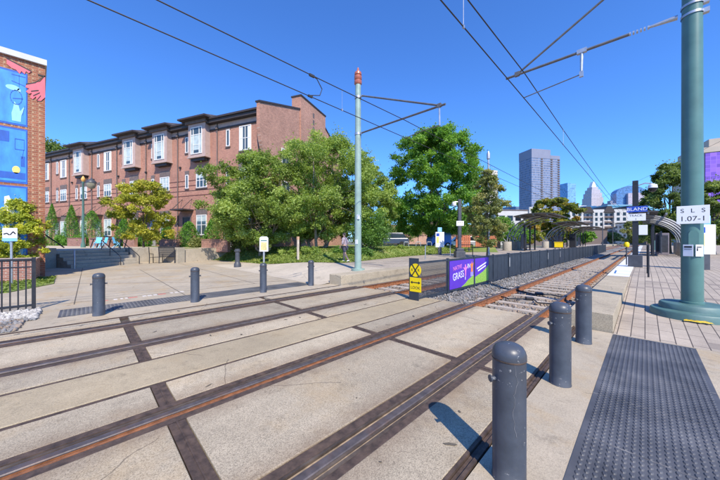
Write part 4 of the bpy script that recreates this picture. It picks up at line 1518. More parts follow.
# purple-clad building right
x, y = at(744, 105)
o = thing('purple_building', 'tan parking building clad with a large purple screen at the right edge', 'building', (x, y, 0), YAW - 0.55)
b = MB(); b.bx(-10, 40, 0, 30, -1, 36.3); b.bx(-10.4, 40, -0.6, 30, 36.3, 38.3); b.bx(-8, 40, 2, 30, 38.3, 42)
b.build('tan_wall', mat('tan_stucco', (0.50, 0.42, 0.33), 0.8, 0, 0.08, 0.2), o)
b = MB(); b.bx(-9.8, 39, -0.45, -0.01, 15.5, 36.0); b.build('purple_screen', GP, o)
b = MB(); b.bx(-10.2, 40, -0.8, -0.02, 11.5, 15.3); b.build('white_ledge', M['white'], o)
b = MB(); b.bx(-9, 39, -0.3, -0.03, 3.0, 11.3); b.build('garage_opening', M['ink'], o)
# long salmon brick wall behind the big tree
p0 = Vector(at(384, 64)); p1 = Vector(at(500, 64))
mid = (p0 + p1) / 2
o = thing('long_brick_wall', 'long salmon brick wall topped with ivy behind the bike racks', 'wall', (mid.x, mid.y, 0.6), YAW)
hl = (p1 - p0).length / 2
b = MB(); b.bx(-hl, hl, -0.2, 0.2, -0.6, 3.0); b.build('brickwork', M['salmon'], o)
rng = np.random.default_rng(3)
n = 7000
P = np.stack([rng.uniform(-hl, hl, n), rng.normal(size=n) * 0.35, 2.6 + rng.random(n) * (1.6 + 0.5 * np.sin(np.linspace(0, 40, n)))], 1)
leafmesh('ivy', P, rand_unit(rng, n), 0.25 + 0.2 * rng.random(n), 0.5 + 0.2 * rng.normal(size=n), L['ivy'], rng, o)
b = MB(); b.bx(-hl, hl, 4.0, 4.6, -0.6, 5.0); b.build('upper_wall', M['salmon'], o)
# iron fence before it
p0 = Vector(at(380, 44)); p1 = Vector(at(470, 44)); mid = (p0 + p1) / 2; hl = (p1 - p0).length / 2
o = thing('iron_fence', 'thin black iron fence in front of the salmon brick wall', 'fence', (mid.x, mid.y, 0.95), YAW)
b = MB()
for z in (0.15, 1.5):
    b.bx(-hl, hl, -0.02, 0.02, z, z + 0.05)
b.build('rail', M['black'], o)
k = -hl
while k < hl:
    b = MB(); b.bx(k - 0.04, k + 0.04, -0.04, 0.04, -0.3, 1.75); b.build('post', M['black'], o)
    k += 1.5
#@@3

# ================================================================== OBJECTS
# --- bollards
def bollard(label, loc, rz, group, lugs=(180,), seed=0, scratch=None):
    o = thing('bollard', label, 'bollard', loc, rz, group)
    b = MB()
    r = 0.106
    b.lathe([(r + 0.004, -0.06), (r + 0.004, 0.012), (r, 0.02), (r, 0.835)], 40)
    b.build('post', M['bollard'], o)
    b = MB()
    b.lathe([(r - 0.004, 0.835), (r - 0.004, 0.841), (r + 0.003, 0.842), (r + 0.003, 0.868), (r * 0.97, 0.892), (r * 0.84, 0.916), (r * 0.6, 0.932), (r * 0.3, 0.939), (0.001, 0.941)], 40, capt=False)
    b.build('dome_cap', M['bollard'], o)
    b = MB()
    b.lathe([(r + 0.0015, 0.829), (r + 0.0035, 0.833), (r + 0.0035, 0.838), (r + 0.0005, 0.841)], 40, capb=False, capt=False)
    b.build('seam_ring', M['steelplate'], o)
    for a in lugs:
        b = MB()
        ca, sa = math.cos(R(a)), math.sin(R(a))
        b.tube([(ca * (r - .01), sa * (r - .01), 0.70), (ca * (r + 0.028), sa * (r + 0.028), 0.70)], 0.016, 10)
        b.tube([(ca * (r + 0.028), sa * (r + 0.028), 0.70), (ca * (r + 0.036), sa * (r + 0.036), 0.70)], 0.024, 10)
        b.build('chain_lug', M['bollard'], o)
    rnd = random.Random(seed)
    mat('bare_grey_chip', (0.16, 0.16, 0.165), 0.7, 0, 0.3, 30) if 'bare_grey_chip' not in bpy.data.materials else None
    # a jagged crack in the paint running down from the cap
    if scratch is not None:
        b = MB()
        a = R(scratch); z = 0.828
        pts, rs = [], []
        while z > 0.34:
            pts.append((math.cos(a) * (r + .0006), math.sin(a) * (r + .0006), z))
            rs.append(rnd.uniform(0.001, 0.0026))
            a, z = a + rnd.uniform(-0.11, 0.11), z - rnd.uniform(0.015, 0.045)
        b.tube(pts, rs, 5)
        b.build('paint_crack', bpy.data.materials['bare_grey_chip'], o)
    return o
GB = 'slate grey bollards at the track crossing'
bollard('largest slate grey bollard in the foreground right of the near track', (-0.665, 2.11, 0), 0, GB, (232,), 1, 305)
bollard('slate grey bollard between the largest one and the right platform curb', (-0.69, 3.93, 0), 0, GB, (232,), 2)
bollard('slate grey bollard standing right before the end of the right platform curb', (-0.70, 5.78, 0), 0, GB, (232,), 3)
bollard('slate grey bollard nearest the black railing on the left of the plaza', (-8.5, 0.22, 0), 0, GB, (90, 270), 4)
bollard('slate grey bollard in front of the metal bench on the plaza', (-8.55, 2.13, 0), 0, GB, (90, 270), 5)
bollard('slate grey bollard in front of the map sign on the lawn', (-8.62, 4.1, 0), 0, GB, (90, 270), 6)
bollard('slate grey bollard nearest the left platform corner', (-8.68, 5.98, 0), 0, GB, (90, 270), 7)
x, y = gr(237.5, 267.3)
o = thing('pedestal_bollard', 'black flared pedestal with a flat top at the edge of the lawn', 'pedestal', (x, y, 0))
b = MB(); b.lathe([(0.21, 0), (0.21, 0.22), (0.17, 0.27), (0.14, 0.34)], 20); b.build('base', M['darkgrey'], o)
b = MB(); b.lathe([(0.14, 0.34), (0.13, 0.95)], 20); b.build('column', M['darkgrey'], o)
b = MB(); b.lathe([(0.13, 0.95), (0.19, 1.0), (0.19, 1.07), (0.14, 1.10), (0.14, 1.16)], 20); b.build('cap', M['darkgrey'], o)

# --- black railing at the left edge
o = thing('metal_railing', 'black metal railing with square balusters at the left edge of the plaza', 'railing', (-10.22, -0.87, 0))
b = MB(); b.bx(-0.032, 0.032, -0.032, 0.032, -0.1, 1.26); b.build('post', M['black'], o)
b = MB(); b.bx(-0.032, 0.032, -2.43, -2.37, -0.1, 1.26); b.build('post', M['black'], o)
b = MB(); b.bx(-0.02, 0.02, -5, -0.034, 1.19, 1.235); b.build('top_rail', M['black'], o)
b = MB(); b.bx(-0.016, 0.016, -5, -0.034, 1.02, 1.05); b.build('middle_rail', M['black'], o)
b = MB(); b.bx(-0.02, 0.02, -5, -0.034, 0.10, 0.145); b.build('bottom_rail', M['black'], o)
k = -0.12
while k > -4.9:
    if abs(k + 2.4) > 0.08:
        b = MB(); b.bx(-0.012, 0.012, k - 0.012, k + 0.012, 0.02, 1.188); b.build('baluster', M['black'], o)
    k -= 0.118

# --- small blue sign at the left edge
x, y = at(10.8, 10.2)
o = thing('blue_sign', 'white and blue sign with a dark wavy mark by the golden shrub', 'sign', (x, y, 0), YAW)
b = MB(); b.tube([(0, 0.02, -0.1), (0, 0.02, 1.95)], 0.035, 10); b.build('pole', M['galv'], o)
b = MB(); b.bx(-0.27, 0.27, -0.035, -0.017, 1.64, 2.12); pnl = b.build('panel', M['signwhite'], o, bevel=0.01)
b = MB(); b.bx(-0.268, 0.268, -0.039, -0.036, 1.645, 1.76); b.build('blue_stripe', M['lightblue'], pnl)
b = MB()
for (x0, z0, x1, z1) in ((-0.22, 1.90, -0.1, 1.93), (-0.1, 1.93, 0.0, 1.87), (0.02, 1.87, 0.13, 1.99), (0.13, 1.99, 0.22, 1.90)):
    d = math.hypot(x1 - x0, z1 - z0)
    b.ob(((x0 + x1) / 2, -0.037, (z0 + z1) / 2), (d, 0.004, 0.045), 0, 0, 0, -math.atan2(z1 - z0, x1 - x0))
b.build('wave_mark', M['ink'], pnl)

# --- bench, street lamp, blue chairs, small signs
x, y = at(164, 21.0)
o = thing('park_bench', 'black metal bench seen from behind before the pale planter wall', 'bench', (x, y, 0), YAW + 0.25)
b = MB()
for k in range(9):
    b.bx(-0.82, 0.82, -0.28 + k * 0.065, -0.28 + k * 0.065 + 0.045, 0.43, 0.45)
b.build('seat', M['black'], o)
b = MB()
for k in range(8):
    b.bx(-0.2 + 0.0, 0.82, -0.31 - k * 0.012, -0.29 - k * 0.012, 0.50 + k * 0.085, 0.56 + k * 0.085)
b.bx(-0.22, 0.84, -0.42, -0.39, 1.16, 1.26)
b.build('backrest', M['black'], o)
for sx in (-0.82, -0.2, 0.82):
    b = MB(); b.tube([(sx, -0.33, 0), (sx, -0.29, 0.45), (sx, -0.4, 1.2)], 0.03, 8); b.build('rear_leg', M['black'], o)
    b = MB(); b.tube([(sx, 0.3, 0), (sx, 0.28, 0.44)], 0.03, 8); b.build('front_leg', M['black'], o)
    b = MB(); b.tube([(sx, 0.28, 0.44), (sx, 0.3, 0.68), (sx, -0.3, 0.72)], 0.022, 8); b.build('armrest', M['black'], o)

x, y = at(83.2, 25.8)
o = thing('street_lamp', 'green street lamp post with a hooded globe lamp on a curved arm', 'street lamp', (x, y, TZ), YAW)
b = MB(); b.lathe([(0.17, 0), (0.17, 0.25), (0.12, 0.42), (0.09, 0.7), (0.085, 3.0), (0.07, 5.9), (0.10, 5.95), (0.10, 6.05)], 16); b.build('post', M['polegreen'], o)
b = MB(); b.lathe([(0.06, 6.05), (0.13, 6.15), (0.16, 6.32), (0.1, 6.45), (0.02, 6.6)], 16); b.build('finial_lamp', M['amber'], o)
b = MB(); b.tube([(0.05, 0, 5.2), (0.35, 0, 5.1), (0.72, 0, 5.25), (0.76, 0, 5.42)], 0.035, 8); b.build('arm', M['darkgrey'], o)
b = MB(); b.lathe([(0.08, 5.4), (0.24, 5.5), (0.33, 5.75), (0.34, 5.95)], 20, (0.76, 0, 0)); b.build('globe', M['globe'], o)
b = MB(); b.lathe([(0.37, 5.95), (0.35, 6.08), (0.22, 6.22), (0.08, 6.32), (0.03, 6.45)], 20, (0.76, 0, 0)); b.build('lamp_hood', M['darkgrey'], o)

for i, (px, lab) in enumerate(((97.5, 'bright blue slatted chair nearest the street lamp on the terrace'), (103, 'bright blue slatted chair between the two others under the black table frame'), (117, 'bright blue slatted chair at the right end of the black table frame'))):
    x, y = at(px, 24.2)
    o = thing('outdoor_chair', lab, 'chair', (x, y, TZ), YAW + (0.3, -0.4, 2.6)[i], 'blue chairs on the terrace')
    b = MB(); b.ob((0, 0, 0.42), (0.42, 0.40, 0.03)); b.build('seat', M['bluechair'], o)
    b = MB(); b.ob((0, 0.22, 0.68), (0.42, 0.03, 0.5), 0, 0, -0.25); b.build('backrest', M['bluechair'], o)
    for sx in (-0.19, 0.19):
        b = MB(); b.tube([(sx, -0.28, 0), (sx * .9, 0.08, 0.6)], 0.022, 6); b.build('front_leg', M['bluechair'], o)
        b = MB(); b.tube([(sx, 0.28, 0), (sx * .9, -0.1, 0.44)], 0.022, 6); b.build('rear_leg', M['bluechair'], o)
x, y = at(110.5, 25.0)
o = thing('picnic_table', 'long black metal table with slanted legs on the terrace above the stair', 'table', (x, y, TZ), YAW)
b = MB(); b.bx(-1.45, 1.5, -0.38, 0.38, 0.72, 0.78); b.build('tabletop', M['black'], o)
for sx in (-1.25, -0.2, 1.25):
    for sy in (-0.3, 0.3):
        b = MB(); b.tube([(sx - 0.25, sy, 0), (sx, sy * 0.9, 0.73)], 0.04, 6); b.build('leg', M['black'], o)

def map_sign(label, loc, rz):
    o = thing('map_sign', label, 'sign', loc, rz)
    b = MB(); b.bx(-0.06, 0.06, -0.03, 0.03, -0.2, 0.95); b.build('post', M['galv'], o)
    b = MB(); b.prism([(-0.31, 0.75), (0.31, 0.75), (0.31, 1.72), (0.2, 1.83), (-0.2, 1.83), (-0.31, 1.72)], 'y', -0.05, 0.05); f = b.build('frame', M['signwhite'], o)
    b = MB(); b.bx(-0.23, 0.23, -0.056, -0.0505, 0.84, 1.42); b.build('map', mat('map_print', (0.62, 0.55, 0.25), 0.6, 0, 0.35, 9), f)
    b = MB(); b.bx(-0.23, 0.23, -0.056, -0.0505, 1.50, 1.58); b.build('heading_bar', M['polegreen'], f)
    return o
x, y = gr(264, 261.5, 0.16)
map_sign('small white map sign with a rounded top on the lawn', (x, y, 0.14), YAW)
x, y = at(298, 19.6)
b = MB(); b.ob((0, 0, 0.75), (0.13, 0.13, 1.8))
o = b.build('marker_post', mat('weathered_marker', (0.55, 0.46, 0.36), 0.8, 0, 0.25, 7), loc=(x, y, 0.3), bevel=0.01)
tag(o, 'short pale marker post with an orange top standing in the ground cover', 'post')
b = MB(); b.ob((0, 0, 1.55), (0.14, 0.14, 0.22)); b.build('orange_band', mat('faded_orange', (0.55, 0.33, 0.2), 0.8, 0, 0.2, 12), o)

# --- fence between the tracks
FX, FB = -4.50, -0.10
o = thing('track_fence', 'long dark metal panel fence on the ballast between the two tracks', 'fence', (FX, 0, FB))
FY = [6.62, 8.42, 10.38, 12.3, 14.2] + [14.2 + 1.86 * k for k in range(1, 26)]
for i, y in enumerate(FY):
    b = MB()
    s = 0.055 if i in (4, 8, 12, 16, 20) else 0.035
    b.bx(-s, s, y - s, y + s, -0.12, 1.19 if i else 1.2)
    b.bx(-0.07, 0.07, y - 0.07, y + 0.07, -0.02, 0.012)
    b.build('post', M['fenceblue'], o)
for i in range(len(FY) - 1):
    y0, y1 = FY[i] + 0.057, FY[i + 1] - 0.057
    b = MB()
    b.bx(-0.025, 0.025, y0, y1, 1.10, 1.16)
    b.build('top_rail', M['fenceblue'], o)
    b = MB()
    b.bx(-0.025, 0.025, y0, y1, 0.08, 0.14)
    b.build('bottom_rail', M['fenceblue'], o)
    b = MB()
    if i == 0:
        k = y0 + 0.012
        while k < y1:
            b.bx(-0.003, 0.003, k - 0.003, k + 0.003, 0.142, 1.098)
            k += 0.03
        z = 0.16
        while z < 1.09:
            b.bx(-0.0055, -0.0032, y0, y1, z - 0.003, z + 0.003)
            z += 0.03
        b.build('mesh_panel', M['darkgrey'], o)
    else:
        b.bx(-0.006, 0.006, y0, y1, 0.142, 1.098)
        n_ = 3
        for q in range(1, n_ + 1):
            yy = y0 + (y1 - y0) * q / (n_ + 1)
            b.bx(0.0062, 0.011, yy - 0.006, yy + 0.006, 0.142, 1.098)
        b.build('panel', M['fenceblue'], o)
# the fence's reflective strips
b = MB()
for y in (14.2, 21.64, 25.36):
    b.bx(0.057, 0.060, y - 0.02, y + 0.02, 0.55, 0.98)
    b.build('reflector', M['white'], o)
    b = MB()
# yellow crossing sign on the first post
o = thing('crossing_sign', 'yellow X and look sign panel on the end post of the track fence', 'sign', (FX + 0.02, 6.60, FB))
sg = 0.62                                       # the panel faces the crossing
b = MB(); b.bx(-0.20, 0.12, -0.06, -0.045, -0.05, 1.27); b.build('backing', M['fenceblue'], o, rz=0)
def oct_(cx, cz, r):
    return [(cx + r * math.cos(a), cz + r * math.sin(a)) for a in [6.2832 * k / 20 for k in range(20)]]
b = MB(); b.prism(oct_(0.02, 0.94, 0.185), 'y', -0.067, -0.0605); d1 = b.build('round_plate', M['yellow'], o)
b = MB()
b.ob((0.02, -0.070, 0.94), (0.40, 0.004, 0.032), 0, 0, 0, 0.95)
b.ob((0.02, -0.0735, 0.94), (0.40, 0.002, 0.032), 0, 0, 0, -0.95)
b.build('x_mark', M['ink'], d1)
for sx, ch in ((-0.09, 'R'), (0.125, 'R')):
    text('lettering', ch, 0.10, M['ink'], d1, (sx, -0.0675, 0.94))
b = MB(); b.bx(-0.165, 0.205, -0.067, -0.0605, 0.34, 0.735); d2 = b.build('square_plate', M['yellow'], o)
b = MB()
b.bx(-0.09, 0.13, -0.071, -0.0672, 0.585, 0.61)
b.prism([(-0.14, 0.598), (-0.08, 0.64), (-0.08, 0.556)], 'y', -0.071, -0.0672)
b.prism([(0.18, 0.598), (0.12, 0.64), (0.12, 0.556)], 'y', -0.071, -0.0672)
b.build('arrow', M['ink'], d2)
text('lettering', 'LOOK', 0.11, M['ink'], d2, (0.02, -0.0675, 0.45))

# purple banners hung on the fence
def banner(label, y0, y1):
    o = thing('banner', label, 'banner', (FX + 0.03, (y0 + y1) / 2, FB), 0, 'banners on the track fence')
    w = (y1 - y0) / 2
    b = MB(); b.bx(-0.004, 0.004, -w, w, 0.15, 1.09); s = b.build('sheet', M['purple'], o)
    return o, s, w
o, s, w = banner('purple banner with white GRASS lettering on the track fence', 8.49, 10.32)
q = MB(); q.prism([(-0.1, 0.152), (w - .01, 0.152), (w - .01, 0.50), (0.45, 0.36), (0.2, 0.24)], 'x', 0.0045, 0.0065); q.build('grass_print', M['bgreen'], s)
RT = R(90)
t = text('lettering', 'GRASS', 0.34, M['white'], s, (0.007, -0.30, 0.56), RT, sx=0.82, ext=0.0015); t.rotation_euler = (R(90), R(-6), RT)
t = text('lettering', 'NATIVE', 0.20, M['pink'], s, (0.007, -0.36, 0.84), RT, sx=0.95, ext=0.0015); t.rotation_euler = (R(90), R(-6), RT)
t = text('lettering', 'IN', 0.24, M['white'], s, (0.007, 0.50, 0.84), RT, ext=0.0015)
q = MB()
for yo, zo in ((0.24, 0.62),):
    q.prism([(yo - .03, zo - .12), (yo + .03, zo - .12), (yo + .05, zo + .1), (yo + .16, zo + .2), (yo + .14, zo + .24), (yo + .03, zo + .17), (yo + .02, zo + .3), (yo - .05, zo + .3), (yo - .05, zo + .17), (yo - .16, zo + .22), (yo - .17, zo + .18), (yo - .05, zo + .08)], 'x', 0.0045, 0.0068)
q.build('dancing_figure', M['pink'], s)
q = MB()
yo, zo = 0.76, 0.62
q.prism([(yo - .09, zo), (yo + .09, zo), (yo + .06, zo + .16), (yo + .14, zo + .34), (yo + .02, zo + .28), (yo, zo + .40), (yo - .06, zo + .28), (yo - .14, zo + .3), (yo - .06, zo + .16)], 'x', 0.0045, 0.0068)
q.build('orange_figure', M['orange'], s)
q = MB()
for k in (-0.07, 0.06):
    q.bx(0.0045, 0.0066, yo + k - 0.02, yo + k + 0.02, zo - 0.16, zo - 0.005)
q.bx(0.0045, 0.0066, 0.20, 0.24, 0.38, 0.49)
q.build('figure_legs', M['white'], s)
o, s, w = banner('narrow purple and green banner right of the GRASS banner', 10.44, 11.72)
q = MB(); q.prism([(-w + .01, 0.152), (w - .01, 0.152), (w - .01, 0.78), (0.1, 0.56), (-w + .01, 0.40)], 'x', 0.0045, 0.0065); q.build('grass_print', M['bgreen'], s)
q = MB()
for k in range(2):
    q.ob((0.006, -0.02, 0.80 - k * 0.11), (0.003, 0.95 - 0.2 * k, 0.05), 0, 0, 0.22)
q.build('white_stroke', M['white'], s)

# --- catenary poles
px_, py_ = 0.69, 9.05
pz = rampz(9.05)
o = thing('catenary_pole', 'thick dark green catenary pole on a round footing at the right of the photograph', 'pole', (px_, py_, pz))
b = MB()
b.lathe([(0.62, -0.15), (0.62, 0.10), (0.60, 0.125), (0.55, 0.135), (0.49, 0.15), (0.48, 0.235), (0.455, 0.262), (0.15, 0.265)], 64)
b.build('footing', mat('green_footing_paint', (0.075, 0.155, 0.145), 0.55, 0, 0.15, 4, 0.1, dirt=(0.2, 0.28, 0.27), dirt_amt=0.4), o)
b = MB()
b.lathe([(0.175, 0.26), (0.175, 0.30), (0.160, 0.31), (0.157, 2.5), (0.150, 5.5), (0.140, 8.6)], 40)
b.build('shaft', M['polegreen'], o)
b = MB()
for z in (6.25, 6.45):
    b = MB()
    b.lathe([(0.163, z), (0.163, z + 0.05), (0.158, z + 0.05)], 32, capb=False, capt=False)
    b.ob((0.185, 0.0, z + 0.025), (0.09, 0.10, 0.09))
    b.build('clamp_band', M['galv'], o)
b = MB()
b.lathe([(0.152, 8.1), (0.152, 8.16)], 32, capb=False, capt=False)
b.build('clamp_band', M['galv'], o)
b = MB()
HB = 6.35
b.tube([(-0.20, 0, HB), (-0.62, 0, HB + 0.02)], [0.05, 0.025], 10)
for k in range(6):
    b.tube([(-0.62 - k * 0.06, 0, HB + 0.02 + k * .002), (-0.65 - k * 0.06, 0, HB + .02 + k * .002)], 0.040, 10)
b.build('insulator', M['galv'], o)
b = MB(); b.tube([(-0.95, 0, HB + 0.03), (-3.62, 0, HB + 0.10)], 0.033, 10); b.build('bracket_arm', M['armsteel'], o)
b = MB(); b.tube([(-0.16, 0, 8.13), (-3.32, 0, HB + 0.11)], 0.027, 10); b.ob((-3.32, 0, HB + 0.11), (0.12, 0.08, 0.12)); b.build('tie_rod', M['armsteel'], o)
b = MB(); b.tube([(-1.82, 0, HB + 0.05), (-1.83, 0, HB - 0.52)], [0.04, 0.028], 8); b.ob((-1.82, 0, HB + 0.06), (0.2, 0.09, 0.1)); b.ob((-1.83, 0, HB - 0.52), (0.08, 0.06, 0.14)); b.build('drop_bracket', M['galv'], o)
b = MB(); b.tube([(-1.83, 0, HB - 0.52), (-3.16, 0, HB - 0.645)], 0.014, 6); b.build('registration_arm', M['armsteel'], o)
# worn yellow paint on the footing edge
b = MB()
rnd = random.Random(8)
inner = [(math.cos(R(a)) * 0.623, math.sin(R(a)) * 0.623, 0.009) for a in range(-104, -69, 3)]
outer = [(math.cos(R(a)) * rnd.uniform(0.655, 0.72), math.sin(R(a)) * rnd.uniform(0.655, 0.72), 0.008) for a in range(-104, -69, 3)]
wall = [(p[0], p[1], 0.012 + rnd.uniform(0.0, 0.03)) for p in inner]
nn = len(inner)
b.add(inner + outer + wall, [(i, i + 1, nn + i + 1, nn + i) for i in range(nn - 1)] + [(i, 2 * nn + i, 2 * nn + i + 1, i + 1) for i in range(nn - 1)])
b.build('yellow_mark', M['yellowworn'], o)
# pole number plate and notice plates, hung on the pole
def plate(name, label, z, w, h, ang, off=0.0):
    q = thing(name, label, 'sign', (px_ + math.cos(ang) * 0.175, py_ + math.sin(ang) * 0.175, z), ang + R(90))
    b = MB(); b.bx(-w / 2 + off, w / 2 + off, -0.008, 0.0, -h / 2, h / 2); s = b.build('plate', M['signwhite'], q, bevel=0.003)
    return q, s
A0 = math.atan2(-py_, -px_)
q, s = plate('pole_number_sign', 'white number plate reading 1.07-1 on the thick green pole', 2.19, 0.44, 0.37, R(-92))
for k, ch in enumerate('SLS'):
    text('lettering', ch, 0.12, M['ink'], s, (-0.14 + 0.14 * k, -0.0085, 0.08), ext=0.001)
text('lettering', '1.07-1', 0.14, M['ink'], s, (0, -0.0085, -0.085), ext=0.001)
q, s = plate('notice_plate', 'small white notice with a dark heading below the pole number plate', 1.455, 0.145, 0.24, R(-112))
b = MB(); b.bx(-0.055, 0.055, -0.0105, -0.0085, 0.055, 0.09); b.bx(-0.055, 0.055, -0.0105, -0.0085, 0.02, 0.03); b.build('heading_bar', M['ink'], s)
q, s = plate('notice_plate', 'small white notice at the right side of the thick green pole', 1.455, 0.12, 0.24, R(-62))
b = MB(); b.bx(-0.045, 0.03, -0.0105, -0.0085, 0.06, 0.08); b.bx(-0.045, -0.025, -0.0105, -0.0085, -0.01, 0.05); b.build('heading_bar', M['ink'], s)
b = MB(); b.lathe([(0.055, 0), (0.06, 0.03)], 16)
# inspection cover on the pole
b = MB(); b.prism([(-0.07, 1.28), (0.07, 1.28), (0.07, 1.72), (0.04, 1.78), (-0.04, 1.78), (-0.07, 1.72)], 'y', -0.166, -0.14)
b.build('hand_hole_cover', M['polegreen'], o, rz=R(3))

lx, ly = -8.98, 8.70
o = thing('catenary_pole', 'slender pale green catenary pole with a red brown cap on the left platform', 'pole', (lx, ly, LZ))
b = MB(); b.lathe([(0.30, -0.05), (0.30, 0.05), (0.16, 0.07), (0.15, 0.35), (0.145, 4.0), (0.125, 8.25)], 28); b.build('shaft', M['polepale'], o)
b = MB(); b.lathe([(0.13, 8.25), (0.17, 8.30), (0.17, 8.42), (0.13, 8.45), (0.17, 8.50), (0.17, 8.62), (0.13, 8.66), (0.16, 8.70), (0.15, 8.80), (0.06, 8.88), (0.03, 9.02)], 20); b.build('finial', M['insul'], o)
b = MB()
for z in (7.68, 6.05):
    b = MB()
    b.lathe([(0.15, z - .05), (0.15, z + 0.05)], 24, capb=False, capt=False)
    b.ob((0.2, 0, z), (0.16, 0.06, 0.07))
    b.build('clamp_band', M['galv'], o)
b = MB(); b.tube([(0.25, 0, 6.05), (4.25, 0, 5.92)], 0.038, 8); b.build('bracket_arm', M['armsteel'], o)
b = MB(); b.tube([(0.25, 0, 7.68), (4.02, 0, 5.95)], 0.034, 8); b.ob((4.02, 0, 5.95), (0.14, 0.09, 0.12)); b.build('tie_rod', M['armsteel'], o)
b = MB(); b.tube([(4.02, 0, 5.92), (4.03, 0, 5.25)], 0.03, 8); b.build('drop_bracket', M['galv'], o)
b = MB(); b.tube([(4.03, 0, 5.25), (3.4, 0, 5.27), (2.55, 0, 5.20)], 0.016, 6); b.build('registration_arm', M['armsteel'], o)
b = MB(); b.ob((0.05, -0.14, 1.25), (0.14, 0.02, 0.20)); b.build('notice_plate', M['signwhite'], o)
b = MB(); b.ob((0.12, -0.11, 2.35), (0.12, 0.06, 0.2)); b.build('notice_plate', M['signwhite'], o)
# further poles along the line
def line_pole(label, loc, h_, m_, r0=0.09, arm=0):
    o = thing('line_pole', label, 'pole', loc, 0, 'poles farther along the tracks')
    b = MB(); b.lathe([(r0 * 1.5, 0), (r0 * 1.5, 0.3), (r0, 0.35), (r0 * 0.8, h_)], 12); b.build('shaft', m_, o)
    if arm:
        b = MB(); b.tube([(0, 0, h_ * 0.72), (arm, 0, h_ * 0.72)], 0.04, 6); b.build('bracket_arm', M['armsteel'], o)
        b = MB(); b.tube([(0, 0, h_ * 0.95), (arm * 0.9, 0, h_ * 0.72)], 0.035, 6); b.build('tie_rod', M['armsteel'], o)
    else:
        b = MB(); b.lathe([(r0, h_), (r0 * 1.5, h_ + .05), (r0 * 1.5, h_ + .5), (r0 * 0.5, h_ + .7)], 12); b.build('cap', M['galv'], o)
    return o
line_pole('slim grey pole rising above the slender tree on the left platform', (-9.3, 24.4, LZ), 8.2, M['galv'])
line_pole('far dark pole left of the tracks before the white apartments', (-9.0, 112, LZ), 8.6, M['darkgrey'], 0.13, 3)
line_pole('far dark pole right of the tracks before the white apartments', (0.9, 60, RZ), 8.6, M['polegreen'], 0.14, -3.4)
line_pole('farthest dark pole at the end of the tracks', (-9.0, 150, LZ), 9.5, M['darkgrey'], 0.15, 3)

# --- overhead wires
def wire(name, label, pts, r, sag=0.0, group=None, seg=10):
    out = []
    for (a, c) in zip(pts, pts[1:]):
        a, c = Vector(a), Vector(c)
        for k in range(seg):
            s = k / seg
            p = a.lerp(c, s)
            p.z -= sag * 4 * s * (1 - s)
            out.append(p)
    out.append(Vector(pts[-1]))
    b = MB(); b.tube(out, r, 6)
    o = b.build(name, M['wire'])
    return tag(o, label, 'wire', group), out
def droppers(o, xs, ys, zlo, zhi):
    for y in ys:
        b = MB(); b.tube([(xs, y, zlo), (xs, y, zhi)], 0.006, 5); b.ob((xs, y, zlo + .02), (0.03, 0.05, 0.06)); b.ob((xs, y, zhi - .02), (0.03, 0.05, 0.06))
        b.build('dropper', M['galv'], o)
RWX = -2.45
cw, _ = wire('contact_wire', 'lower contact wire over the near track', [(RWX, -14, 5.76), (RWX, 9.05, 5.78), (RWX, 40, 5.7), (RWX, 150, 5.6)], 0.012, 0.0, 'overhead wires of the tracks')
mw, pts = wire('messenger_wire', 'upper carrying wire over the near track, clamped to the right pole bracket', [(RWX, -26, 6.55), (RWX, 9.05, 6.52), (RWX, 60, 6.5), (RWX, 105, 6.4), (RWX, 150, 6.3)], 0.013, 0.30, 'overhead wires of the tracks')
def zat(pts, y):
    for a, c in zip(pts, pts[1:]):
        if a.y <= y <= c.y:
            return a.z + (c.z - a.z) * (y - a.y) / (c.y - a.y)
droppers(mw, RWX, [y for y in (5.2, 14.6, 22, 30, 38)], 5.76, 6.4)
for ch, y in zip(mw.children, (5.2, 14.6, 22, 30, 38)):
    z1 = zat(pts, y)
    ch.scale = (1, 1, (z1 - 5.76) / 0.64)
    ch.location.z = 5.76 - 5.76 * ch.scale.z
LWX = -6.42
cl, _ = wire('contact_wire', 'lower contact wire over the far track crossing before the townhouses', [(LWX, -26, 5.66), (LWX, 8.7, 5.60), (LWX, 40, 5.6), (LWX, 150, 5.6)], 0.012, 0.0, 'overhead wires of the tracks')
ml, pts = wire('messenger_wire', 'upper carrying wire over the far track crossing before the townhouses', [(LWX, -30, 6.55), (LWX, 8.7, 6.26), (LWX, 60, 6.4), (LWX, 105, 6.4), (LWX, 150, 6.3)], 0.013, 0.22, 'overhead wires of the tracks')
z1 = zat(pts, 5.55)
b = MB(); b.tube([(LWX, 5.55, 5.60), (LWX, 5.55, z1)], 0.005, 5); b.ob((LWX, 5.55, 5.62), (.03, .05, .07)); b.build('dropper', M['galv'], ml)
z1 = zat(pts, 4.55)
b = MB(); b.tube([(LWX, 4.35, z1), (LWX, 4.62, z1 - .03), (LWX, 4.80, z1 - 0.25), (LWX, 4.72, 5.75), (LWX, 4.35, 5.62)], 0.013, 6); b.ob((LWX, 4.45, z1 - .01), (.05, .16, .06)); b.ob((LWX, 4.4, 5.61), (.05, .14, .05)); b.build('jumper_cable', M['wire'], ml)
wire('span_cable', 'thin cable in the sky left of the thick green pole above the far towers', [(*at(735, 26), hz(134, 26)), (*at(600, 60), hz(198, 60))], 0.014, 0.15)

